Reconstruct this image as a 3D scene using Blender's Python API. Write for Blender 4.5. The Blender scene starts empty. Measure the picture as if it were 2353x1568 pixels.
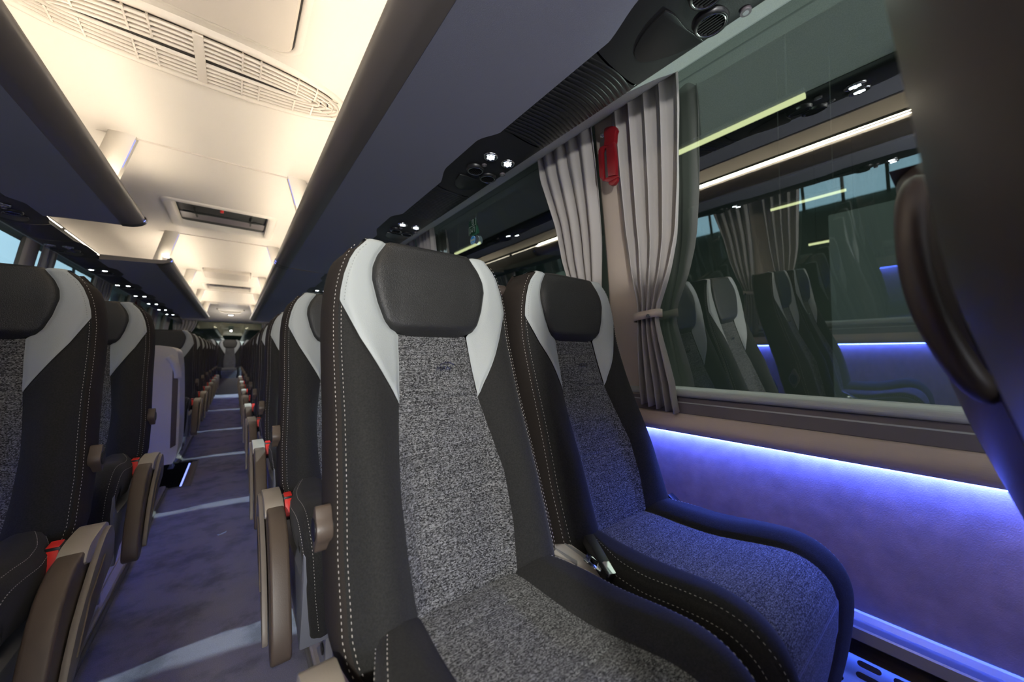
import bpy, bmesh, math, random
import numpy as np
from mathutils import Vector, Matrix
random.seed(7)
C = bpy.context.scene.collection
H = 1.05            # camera height above the aisle floor; all z below are measured from the camera, shifted up at the end
P = 0.78            # seat pitch
CX = -0.08          # centre line of the coach

# ------------------------------------------------------------------ materials
def mat(name, col, rough=.5, metal=0., spec=.5, bump=0., bscale=200., var=0., vscale=8., emit=None, estr=0., sheen=0., coat=0.):
    m = bpy.data.materials.new(name); m.use_nodes = True
    n = m.node_tree.nodes; l = m.node_tree.links
    b = n['Principled BSDF']
    b.inputs['Base Color'].default_value = (*col, 1)
    b.inputs['Roughness'].default_value = rough
    b.inputs['Metallic'].default_value = metal
    b.inputs['Specular IOR Level'].default_value = spec
    b.inputs['Sheen Weight'].default_value = sheen
    b.inputs['Coat Weight'].default_value = coat
    if emit:
        b.inputs['Emission Color'].default_value = (*emit, 1)
        b.inputs['Emission Strength'].default_value = estr
    tc = n.new('ShaderNodeTexCoord')
    if bump:
        t = n.new('ShaderNodeTexNoise'); t.inputs['Scale'].default_value = bscale; t.inputs['Detail'].default_value = 3
        l.new(tc.outputs['Object'], t.inputs['Vector'])
        bp = n.new('ShaderNodeBump'); bp.inputs['Strength'].default_value = bump; bp.inputs['Distance'].default_value = .001
        l.new(t.outputs['Fac'], bp.inputs['Height']); l.new(bp.outputs['Normal'], b.inputs['Normal'])
    if var:
        t = n.new('ShaderNodeTexNoise'); t.inputs['Scale'].default_value = vscale; t.inputs['Detail'].default_value = 4
        l.new(tc.outputs['Object'], t.inputs['Vector'])
        r = n.new('ShaderNodeValToRGB')
        r.color_ramp.elements[0].position = .3; r.color_ramp.elements[1].position = .7
        r.color_ramp.elements[0].color = (*[c*(1-var) for c in col], 1)
        r.color_ramp.elements[1].color = (*[min(1, c*(1+var)) for c in col], 1)
        l.new(t.outputs['Fac'], r.inputs['Fac']); l.new(r.outputs['Color'], b.inputs['Base Color'])
    return m

def tweed(name, su, sv, light, dark):
    """woven upholstery: short random dashes running along u, rows along v (UVs are in metres)"""
    m = bpy.data.materials.new(name); m.use_nodes = True
    n = m.node_tree.nodes; l = m.node_tree.links; b = n['Principled BSDF']
    b.inputs['Roughness'].default_value = .9; b.inputs['Sheen Weight'].default_value = .15; b.inputs['Specular IOR Level'].default_value = .2
    uv = n.new('ShaderNodeUVMap')
    def noise(sx, sy, det=1):
        mp = n.new('ShaderNodeMapping'); mp.inputs['Scale'].default_value = (sx, sy, 1)
        t = n.new('ShaderNodeTexNoise'); t.inputs['Scale'].default_value = 1; t.inputs['Detail'].default_value = det
        l.new(uv.outputs['UV'], mp.inputs['Vector']); l.new(mp.outputs['Vector'], t.inputs['Vector']); return t.outputs['Fac']
    br = n.new('ShaderNodeTexBrick'); br.inputs['Scale'].default_value = 1
    br.inputs['Brick Width'].default_value = su; br.inputs['Row Height'].default_value = sv
    br.inputs['Mortar Size'].default_value = sv*.16; br.inputs['Mortar Smooth'].default_value = .6
    br.inputs['Color1'].default_value = (0, 0, 0, 1); br.inputs['Color2'].default_value = (1, 1, 1, 1); br.inputs['Mortar'].default_value = (0, 0, 0, 1)
    l.new(uv.outputs['UV'], br.inputs['Vector'])
    a = n.new('ShaderNodeMath'); a.operation = 'MULTIPLY'; l.new(br.outputs['Color'], a.inputs[0])
    s1 = noise(9, 520, 2); s2 = noise(160, 420, 0)
    ad = n.new('ShaderNodeMath'); ad.operation = 'MULTIPLY_ADD'; l.new(s1, ad.inputs[0]); ad.inputs[1].default_value = 1.3; l.new(s2, ad.inputs[2])
    rr = n.new('ShaderNodeMapRange'); rr.inputs['From Min'].default_value = .80; rr.inputs['From Max'].default_value = 1.42; rr.inputs['To Min'].default_value = .25
    l.new(ad.outputs[0], rr.inputs['Value']); l.new(rr.outputs['Result'], a.inputs[1])
    mx = n.new('ShaderNodeMix'); mx.data_type = 'RGBA'
    mx.inputs['A'].default_value = (*dark, 1); mx.inputs['B'].default_value = (*light, 1)
    l.new(a.outputs[0], mx.inputs['Factor']); l.new(mx.outputs['Result'], b.inputs['Base Color'])
    bp = n.new('ShaderNodeBump'); bp.inputs['Strength'].default_value = .4; bp.inputs['Distance'].default_value = .0006
    l.new(a.outputs[0], bp.inputs['Height']); l.new(bp.outputs['Normal'], b.inputs['Normal'])
    return m

def glass_mat(name, tint=(.62, .68, .66), refl=1.9):
    m = bpy.data.materials.new(name); m.use_nodes = True
    n = m.node_tree.nodes; l = m.node_tree.links
    for x in list(n): n.remove(x)
    o = n.new('ShaderNodeOutputMaterial'); mx = n.new('ShaderNodeMixShader')
    t = n.new('ShaderNodeBsdfTransparent'); t.inputs['Color'].default_value = (*tint, 1)
    g = n.new('ShaderNodeBsdfGlossy'); g.inputs['Roughness'].default_value = 0.0; g.inputs['Color'].default_value = (.95, 1, .97, 1)
    f = n.new('ShaderNodeFresnel'); f.inputs['IOR'].default_value = 1.52
    k = n.new('ShaderNodeMath'); k.operation = 'MULTIPLY_ADD'; k.inputs[1].default_value = 1.3; k.inputs[2].default_value = .045*refl; k.use_clamp = True
    l.new(f.outputs[0], k.inputs[0]); l.new(k.outputs[0], mx.inputs[0])
    l.new(t.outputs[0], mx.inputs[1]); l.new(g.outputs[0], mx.inputs[2]); l.new(mx.outputs[0], o.inputs['Surface'])
    return m

def emis(name, col, s):
    m = bpy.data.materials.new(name); m.use_nodes = True
    n = m.node_tree.nodes; l = m.node_tree.links
    for x in list(n): n.remove(x)
    o = n.new('ShaderNodeOutputMaterial'); e = n.new('ShaderNodeEmission')
    e.inputs['Color'].default_value = (*col, 1); e.inputs['Strength'].default_value = s
    l.new(e.outputs[0], o.inputs['Surface']); return m

def carpet_mat():
    m = bpy.data.materials.new('carpet'); m.use_nodes = True
    n = m.node_tree.nodes; l = m.node_tree.links; b = n['Principled BSDF']
    b.inputs['Roughness'].default_value = .95; b.inputs['Specular IOR Level'].default_value = .1; b.inputs['Sheen Weight'].default_value = .2
    tc = n.new('ShaderNodeTexCoord')
    def nz(s, d): 
        t = n.new('ShaderNodeTexNoise'); t.inputs['Scale'].default_value = s; t.inputs['Detail'].default_value = d; t.inputs['Roughness'].default_value = .6
        l.new(tc.outputs['Object'], t.inputs['Vector']); return t
    big = nz(7, 6); fine = nz(420, 2)
    r = n.new('ShaderNodeValToRGB'); e = r.color_ramp.elements
    e[0].position = .36; e[0].color = (.10, .098, .112, 1); e[1].position = .52; e[1].color = (.185, .175, .20, 1)
    x = e.new(.72); x.color = (.20, .19, .215, 1)
    l.new(big.outputs['Fac'], r.inputs['Fac'])
    mx = n.new('ShaderNodeMix'); mx.data_type = 'RGBA'; mx.blend_type = 'OVERLAY'; mx.inputs['Factor'].default_value = .55
    l.new(r.outputs['Color'], mx.inputs['A']); l.new(fine.outputs['Fac'], mx.inputs['B']); l.new(mx.outputs['Result'], b.inputs['Base Color'])
    bp = n.new('ShaderNodeBump'); bp.inputs['Strength'].default_value = .6; bp.inputs['Distance'].default_value = .002
    l.new(fine.outputs['Fac'], bp.inputs['Height']); l.new(bp.outputs['Normal'], b.inputs['Normal'])
    return m

def drapery_mat():
    m = bpy.data.materials.new('curtain_cloth'); m.use_nodes = True
    n = m.node_tree.nodes; l = m.node_tree.links; b = n['Principled BSDF']; o = n['Material Output']
    b.inputs['Base Color'].default_value = (.46, .43, .41, 1); b.inputs['Roughness'].default_value = .85; b.inputs['Sheen Weight'].default_value = .2
    t = n.new('ShaderNodeBsdfTranslucent'); t.inputs['Color'].default_value = (.45, .44, .42, 1)
    mx = n.new('ShaderNodeMixShader'); mx.inputs[0].default_value = .25
    l.new(b.outputs[0], mx.inputs[1]); l.new(t.outputs[0], mx.inputs[2]); l.new(mx.outputs[0], o.inputs['Surface'])
    tc = n.new('ShaderNodeTexCoord'); w = n.new('ShaderNodeTexNoise'); w.inputs['Scale'].default_value = 600
    l.new(tc.outputs['Object'], w.inputs['Vector'])
    bp = n.new('ShaderNodeBump'); bp.inputs['Strength'].default_value = .25; bp.inputs['Distance'].default_value = .0006
    l.new(w.outputs['Fac'], bp.inputs['Height']); l.new(bp.outputs['Normal'], b.inputs['Normal'])
    return m

M = dict(
 tweed=tweed('tweed_fabric', .0026, .0014, (.47, .475, .48), (.008, .008, .009)),
 cloth=mat('black_knit_fabric', (.021, .0205, .019), .8, bump=.7, bscale=900, var=.3, vscale=350, sheen=.05, spec=.3),
 side=mat('dark_brown_side_cloth', (.022, .017, .014), .8, bump=.5, bscale=900, spec=.3),
 leather=mat('black_leather', (.022, .022, .021), .42, bump=1., bscale=520, spec=.5),
 grey_leather=mat('light_grey_leather', (.43, .46, .45), .5, bump=.35, bscale=420, spec=.4),
 thread=mat('white_thread', (.62, .58, .53), .7),
 thread_grey=mat('grey_thread', (.30, .31, .30), .7),
 shell=mat('brown_plastic_shell', (.06, .044, .036), .42, bump=.15, bscale=500),
 beige=mat('beige_plastic', (.36, .32, .27), .45, bump=.15, bscale=500),
 taupe=mat('taupe_plastic', (.10, .074, .058), .42, bump=.15, bscale=500),
 arm_cover=mat('armrest_cover_plastic', (.19, .165, .145), .45),
 grey_plastic=mat('grey_plastic', (.32, .325, .33), .45, bump=.1, bscale=400),
 pan=mat('slate_plastic', (.20, .21, .25), .45, bump=.1, bscale=400),
 white_plastic=mat('off_white_plastic', (.62, .58, .53), .4, bump=.1, bscale=400),
 black_plastic=mat('black_plastic', (.012, .012, .013), .35, bump=.1, bscale=500),
 satin_black=mat('satin_black', (.014, .014, .015), .5, bump=.3, bscale=600),
 red=mat('red_plastic', (.80, .03, .025), .35),
 dark_red=mat('dark_red_plastic', (.17, .005, .009), .35),
 chrome=mat('chrome', (.75, .76, .78), .15, 1.),
 alu=mat('brushed_aluminium', (.50, .50, .55), .42, 1., bump=.1, bscale=300),
 steel=mat('painted_steel', (.34, .34, .36), .4, .4),
 carpet=carpet_mat(),
 carpet_edge=mat('carpet_binding', (.16, .15, .13), .9, bump=.8, bscale=500),
 vinyl=mat('brown_vinyl_floor', (.24, .17, .15), .55, var=.25, vscale=12),
 ceiling=mat('cream_ceiling', (.72, .67, .585), .6, bump=.08, bscale=300),
 ceil_panel=mat('cream_panel', (.60, .54, .46), .5, bump=.08, bscale=300),
 grille=mat('cream_grille', (.68, .62, .53), .5),
 grille_back=mat('grille_recess', (.40, .34, .27), .8),
 slot=mat('dark_slot', (.02, .016, .014), .8),
 rack=mat('rack_fabric_slate', (.17, .175, .235), .85, bump=.5, bscale=900, sheen=.1),
 lip=mat('rack_lip_taupe', (.12, .105, .096), .36, bump=.05, bscale=500),
 lining=mat('window_lining_felt', (.52, .54, .52), .95, bump=1., bscale=500, var=.12, vscale=400),
 wallcloth=mat('wall_cloth', (.40, .29, .33), .95, bump=.5, bscale=500, var=.12, vscale=30, spec=.15),
 ledge=mat('ledge_taupe', (.64, .51, .44), .42),
 dark_ledge=mat('ledge_charcoal', (.13, .112, .125), .45, bump=.05, bscale=500),
 seal=mat('window_seal_silver', (.42, .44, .44), .4, .2, bump=.35, bscale=250),
 pillar=mat('pillar_beige', (.47, .40, .34), .6, bump=.1, bscale=400),
 drape=drapery_mat(),
 glass=glass_mat('window_glass', (.60, .66, .64), 5.),
 glass_rear=glass_mat('rear_glass', (.5, .58, .52), .8),
 dark_glass=glass_mat('hatch_glass', (.25, .28, .28), 2.2),
 hall=mat('hall_wall_green', (.10, .125, .10), .8, var=.1, vscale=.4),
 hall_light=mat('hall_column_paint', (.20, .24, .21), .7),
 hall_floor=mat('hall_floor', (.09, .10, .09), .6),
 hall_dark=mat('hall_steel_dark', (.02, .023, .022), .7),
 tube=emis('tube_light', (.93, .96, .50), 1.5),
 sky=emis('sky_glazing', (.44, .68, .86), 2.8),
 warm=emis('warm_led', (1, .87, .70), 50),
 warm_vis=emis('warm_led_line', (1, .86, .7), 5),
 blue=emis('blue_led', (.075, .145, 1), 68),
 blue_mid=emis('blue_led_mid', (.05, .12, 1), 18),
 blue_low=emis('blue_led_low', (.05, .12, 1), 6),
 violet=emis('violet_led', (.22, .28, 1), 2.2),
 spot=emis('reading_led', (.82, .92, 1), 30),
 lampglow=emis('ceiling_lamp_glow', (1, .95, .9), 9),
 green_sign=mat('green_sign', (.012, .06, .03), .5),
 sign_white=mat('sign_white', (.5, .6, .52), .5),
 sign_blue=mat('blue_sticker', (.03, .22, .55), .4, emit=(.03, .25, .6), estr=.12),  # weak emission lifts the sticker's blue, though it is no lamp
 sign_reflection=mat('sticker_reflection', (.12, .13, .13), .6),
 paper=mat('foil_scrap', (.45, .6, .75), .3, .3),
)

# ------------------------------------------------------------------ object helpers
def link(name, me, m, parent=None):
    o = bpy.data.objects.new(name, me); C.objects.link(o)
    if m is not None and not me.materials: me.materials.append(m)
    if parent: o.parent = parent
    return o
def empty(name, loc, rz=0):
    o = bpy.data.objects.new(name, None); C.objects.link(o); o.location = loc; o.rotation_euler.z = rz
    o.empty_display_size = .05; return o
def tag(o, label=None, cat=None, group=None, kind=None):
    if label: o['label'] = label
    if cat: o['category'] = cat
    if group: o['group'] = group
    if kind: o['kind'] = kind
    return o
def kids(o): return [c for c in bpy.data.objects if c.parent == o]

class MB:
    def __init__(s): s.v = []; s.f = []; s.uv = []; s.sm = []
    def vert(s, p): s.v.append(tuple(p)); return len(s.v)-1
    def face(s, idx, uv=None, smooth=True): s.f.append(tuple(idx)); s.uv.append(uv); s.sm.append(smooth)
    def grid(s, G, UV=None, flip=False, smooth=True):
        R = len(G); K = len(G[0]); base = len(s.v)
        for r in G: s.v.extend(tuple(p) for p in r)
        for i in range(R-1):
            for j in range(K-1):
                q = [base+i*K+j, base+i*K+j+1, base+(i+1)*K+j+1, base+(i+1)*K+j]
                u = [UV[i][j], UV[i][j+1], UV[i+1][j+1], UV[i+1][j]] if UV else None
                if flip: q = q[::-1]; u = u[::-1] if u else None
                s.face(q, u, smooth)
    def box(s, a, b, taper=None):
        x0, y0, z0 = a; x1, y1, z1 = b; i = len(s.v)
        s.v += [(x0,y0,z0),(x1,y0,z0),(x1,y1,z0),(x0,y1,z0),(x0,y0,z1),(x1,y0,z1),(x1,y1,z1),(x0,y1,z1)]
        for q in ((0,3,2,1),(4,5,6,7),(0,1,5,4),(1,2,6,5),(2,3,7,6),(3,0,4,7)): s.face([i+k for k in q], None, False)
    def prism(s, pts, axis, a, b, smooth=False):
        """closed 2D outline pts extruded along an axis from a to b; pts given in the other two axes' order"""
        def P3(p, t): return {0: (t, p[0], p[1]), 1: (p[0], t, p[1]), 2: (p[0], p[1], t)}[axis]
        i = len(s.v); n = len(pts)
        s.v += [P3(p, a) for p in pts] + [P3(p, b) for p in pts]
        s.face(range(i, i+n), None, False); s.face(range(i+2*n-1, i+n-1, -1), None, False)
        for k in range(n):
            k2 = (k+1) % n; s.face([i+k, i+n+k, i+n+k2, i+k2], None, smooth)
    def sheet(s, pts, axis, ts, smooth=True):
        """open outline swept along an axis through the stations ts"""
        def P3(p, t): return {0: (t, p[0], p[1]), 1: (p[0], t, p[1]), 2: (p[0], p[1], t)}[axis]
        s.grid([[P3(p, t) for p in pts] for t in ts], smooth=smooth)
    def tube(s, path, r, n=10, caps=True, flat=1.):
        path = [Vector(p) for p in path]; rings = []
        rs = r if isinstance(r, (list, tuple)) else [r]*len(path)
        up = None
        for i, p in enumerate(path):
            t = (path[min(i+1, len(path)-1)] - path[max(i-1, 0)]).normalized()
            if up is None:
                up = Vector((0, 0, 1)) if abs(t.z) < .9 else Vector((1, 0, 0))
            a = t.cross(up)
            if a.length < 1e-5: a = t.orthogonal()
            a.normalize(); b = a.cross(t).normalized(); up = b
            rings.append([p + (a*math.cos(2*math.pi*k/n) + b*math.sin(2*math.pi*k/n)*flat)*rs[i] for k in range(n)])
        i0 = len(s.v)
        for rg in rings: s.v += [tuple(q) for q in rg]
        for i in range(len(path)-1):
            for k in range(n):
                k2 = (k+1) % n; s.face([i0+i*n+k, i0+i*n+k2, i0+(i+1)*n+k2, i0+(i+1)*n+k])
        if caps:
            s.face([i0+k for k in range(n)][::-1], None, False); s.face([i0+(len(path)-1)*n+k for k in range(n)], None, False)
    def mesh(s, name):
        me = bpy.data.meshes.new(name); me.from_pydata(s.v, [], s.f); 
        me.polygons.foreach_set('use_smooth', s.sm)
        if any(u is not None for u in s.uv):
            L = me.uv_layers.new(name='UVMap'); k = 0
            for u, f in zip(s.uv, s.f):
                for j in range(len(f)):
                    L.data[k].uv = u[j] if u else (0, 0); k += 1
        me.update(); return me
    def build(s, name, m, parent=None, bevel=0, seg=2, weld=False):
        me = s.mesh(name)
        if bevel or weld:
            bm = bmesh.new(); bm.from_mesh(me)
            bmesh.ops.remove_doubles(bm, verts=bm.verts, dist=1e-5)
            bmesh.ops.recalc_face_normals(bm, faces=bm.faces)
            if bevel:
                ed = [e for e in bm.edges if len(e.link_faces) == 2 and e.calc_face_angle(0) > math.radians(25)]
                bmesh.ops.bevel(bm, geom=ed, offset=bevel, segments=seg, affect='EDGES', profile=.6, clamp_overlap=True)
                for f in bm.faces: f.smooth = True
            bm.to_mesh(me); bm.free()
            if bevel:
                bm = bmesh.new(); bm.from_mesh(me)
                for e in bm.edges:
                    if len(e.link_faces) == 2 and e.calc_face_angle(0) > math.radians(40): e.smooth = False
                bm.to_mesh(me); bm.free()
        return link(name, me, m, parent)

def rbox(name, a, b, m, parent=None, bevel=.004, seg=2):
    mb = MB(); mb.box(a, b); return mb.build(name, m, parent, bevel=bevel, seg=seg)
def struct(o): o['kind'] = 'structure'; return o
def smooth_line(pts, n=8):
    """Catmull-Rom through 2D points"""
    out = []; P_ = [pts[0]] + list(pts) + [pts[-1]]
    for i in range(1, len(P_)-2):
        for k in range(n):
            t = k/n; a, b, c, d = (np.array(P_[i-1]), np.array(P_[i]), np.array(P_[i+1]), np.array(P_[i+2]))
            out.append(tuple(.5*((2*b)+(-a+c)*t+(2*a-5*b+4*c-d)*t*t+(-a+3*b-3*c+d)*t**3)))
    out.append(tuple(pts[-1])); return out
def tab(t, smooth=True):
    """table of (z, value) -> function"""
    t = sorted(t); z = [a for a, _ in t]; v = [b for _, b in t]
    zz = np.linspace(z[0], z[-1], 400); vv = np.interp(zz, z, v)
    if smooth:
        k = 9; pad = np.pad(vv, k, mode='edge'); vv = np.convolve(pad, np.ones(2*k+1)/(2*k+1), 'valid')
    return lambda q: float(np.interp(q, zz, vv))
def ss(a, b, x):
    t = min(1, max(0, (x-a)/(b-a))); return t*t*(3-2*t)

# ------------------------------------------------------------------ the coach seat
ypro = tab([(.4, .012), (.22, 0), (.04, -.02), (-.09, -.055), (-.25, -.11), (-.45, -.185), (-.6, -.24)])
Fw = tab([(-.47, .165), (-.455, .183), (-.43, .195), (-.40, .2), (-.3, .2), (-.2, .195), (-.1, .191), (0, .19), (.08, .188), (.12, .184), (.15, .178), (.18, .168), (.2, .157), (.212, .146), (.223, .136)], False)
Bz = tab([(-.47, .02), (-.4, .045), (-.25, .052), (-.1, .035), (0, .022), (.1, .012), (.23, .006)])
Hw = tab([(.036, .064), (.040, .076), (.05, .094), (.065, .106), (.1, .119), (.145, .129), (.17, .127), (.195, .117), (.223, .098)], False)
Cw = tab([(.04, .078), (-.02, .081), (-.09, .087), (-.16, .098), (-.24, .108), (-.33, .107), (-.43, .098)])
Ww = tab([(.1, .187), (.09, .182), (.03, .155), (-.035, .119), (-.065, .102), (-.085, .092), (-.093, .0868)])
def depth(x, z):
    a = abs(x); return Bz(z)*ss(.075, .145, a)*(1-.75*ss(.16, .205, a))
def front(x, z, extra=0): return (x, ypro(z)-depth(x, z)-extra, z+H)
def strip(mb, zs, lo, hi, n, pil, top=None, groove=.004, gw=.009, seams=()):
    G = []; UV = []
    z0, z1 = min(zs), max(zs)
    for z in zs:
        a, b = lo(z), hi(z); row = []; uv = []
        for j in range(n+1):
            t = .5-.5*math.cos(math.pi*j/n); x = a+(b-a)*t
            e = min(x-a, b-x); ez = min(z-z0, (z1-z) if not top else 9)
            d = pil(x, z, a, b) - groove*(1-ss(0, gw, e)) - groove*(1-ss(0, gw, ez))
            for sz in seams: d -= .0035*math.exp(-((z-sz)/.0032)**2)*ss(0, .012, e)
            row.append(front(x, z, d)); uv.append((x+1, z+1))
        G.append(row); UV.append(uv)
    if top:   # roll over the top edge, back to the shell
        a, b = lo(z1), hi(z1)
        for dz, dy, k in ((.005, .007, .9), (.007, .02, .7), (.006, .04, .5), (.002, .062, .35), (-.008, .085, .2)):
            row = []; uv = []
            for j in range(n+1):
                t = .5-.5*math.cos(math.pi*j/n); x = a+(b-a)*t
                x *= 1+.03*(dy > 0)-.25*dy
                e = min(x-a, b-x); d = pil(x, z1, a, b)*k - .002*(1-ss(0, gw, e))
                p = front(x, z1, d); row.append((p[0], p[1]+dy, p[2]+dz-.002*(1-ss(0, gw, e)))); uv.append((x+1, z1+1+dy))
            G.append(row); UV.append(uv)
    mb.grid(G, UV)
def lin(a, b, st): 
    n = max(2, int(abs(b-a)/st)); return [a+(b-a)*i/n for i in range(n+1)]
def side_path(sgn, z0=-.468, z1=.223):
    pts = []
    for z in lin(z0, z1, .009): pts.append((sgn*Fw(z), z))
    out = []
    for i, p in enumerate(pts):
        a = pts[max(0, i-1)]; b = pts[min(len(pts)-1, i+1)]
        t = np.array([b[0]-a[0], b[1]-a[1]]); t = t/np.linalg.norm(t); n = np.array([t[1], -t[0]])*sgn
        out.append((p, n))
    return out
def sweep_side(mb, sgn, sec):
    G = []
    for (x, z), n in side_path(sgn):
        y = front(x, z)[1]; yb = ypro(z)
        row = []
        kk = 1-.85*ss(.165, .215, z)
        for out_, back in sec:
            out_ *= kk
            yy = y + (yb-y)*min(1, back/.085) + back
            row.append((x+n[0]*out_, yy, z+n[1]*out_+H))
        G.append(row)
    mb.grid(G, flip=(sgn < 0))
SIDE = [(0, 0.003), (.004, .0035), (.010, .010), (.015, .022), (.018, .04), (.018, .06), (.012, .085)]

def quad_dash(mb, p, t, n, L=.0042, w=.0009, h=.0008):
    """a single stitch: small raised lozenge"""
    p = Vector(p); t = Vector(t).normalized(); n = Vector(n).normalized(); s_ = t.cross(n).normalized()
    i = len(mb.v)
    for a, b, c in ((-1, 0, 0), (-.6, 1, 0), (.6, 1, 0), (1, 0, 0), (.6, -1, 0), (-.6, -1, 0), (-.6, 0, 1), (.6, 0, 1)):
        mb.v.append(tuple(p + t*a*L/2 + s_*b*w/2 + n*c*h))
    for q in ((0, 1, 6), (1, 2, 7, 6), (2, 3, 7), (3, 4, 7), (4, 5, 6, 7), (5, 0, 6)): mb.face([i+k for k in q])

def cush_rows():
    return [(-.105, -.430), (-.14, -.420), (-.2, -.415), (-.27, -.417), (-.35, -.414), (-.43, -.402), (-.475, -.397), (-.508, -.402), (-.533, -.417), (-.549, -.440), (-.556, -.475), (-.553, -.53), (-.542, -.60), (-.528, -.665)]
CR = smooth_line(cush_rows(), 5)
CL = [0.]
for a, b in zip(CR, CR[1:]): CL.append(CL[-1]+math.dist(a, b))
CT = CL[-1]
cy = lambda s: float(np.interp(s, CL, [p[0] for p in CR])); cz = lambda s: float(np.interp(s, CL, [p[1] for p in CR]))
def cnorm(s):
    a, b = max(0, s-.01), min(CT, s+.01); d = np.array([cy(b)-cy(a), cz(b)-cz(a)]); d /= np.linalg.norm(d); return (d[1], -d[0])   # pointing up / forward
Cc = tab([(0, .086), (.06, .094), (.14, .100), (.25, .104), (.33, .112), (.41, .124), (.47, .133), (.56, .128), (CT, .120)])
Co = tab([(0, .13), (.04, .138), (.09, .158), (.14, .176), (.19, .190), (.25, .195), (.37, .196), (.44, .194), (.50, .188), (.58, .182), (CT, .168)])
def cpt(x, s, extra=0):
    n = cnorm(s); a = abs(x); c_ = Cc(s); raise_ = .026*ss(c_-.012, c_+.04, a)*(1-.6*ss(.17, .21, a))*(1-.45*ss(.3, .55, s)) + extra
    return (x, cy(s)+n[0]*raise_, cz(s)+n[1]*raise_+H)
def cstrip(mb, ss_, lo, hi, n, pil=.004, seams=()):
    G = []; UV = []
    for s in ss_:
        a, b = lo(s), hi(s); row = []; uv = []
        for j in range(n+1):
            t = .5-.5*math.cos(math.pi*j/n); x = a+(b-a)*t; e = min(x-a, b-x)
            d = -.004*(1-ss(0, .009, e))
            for q in seams: d -= .0025*math.exp(-((s-q)/.0035)**2)*ss(0, .012, e)
            row.append(cpt(x, s, d)); uv.append((x+1, 1-s))
        G.append(row); UV.append(uv)
    mb.grid(G, UV, flip=True)

def letters(txt, size, depth_):
    cu = bpy.data.curves.new('letters', 'FONT'); cu.body = txt; cu.size = size; cu.extrude = depth_; cu.align_x = 'CENTER'; cu.align_y = 'CENTER'
    o = bpy.data.objects.new('letters', cu); C.objects.link(o); bpy.context.view_layer.update()
    me = bpy.data.meshes.new_from_object(o.evaluated_get(bpy.context.evaluated_depsgraph_get())); bpy.data.objects.remove(o)
    me.materials.clear(); return me

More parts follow.
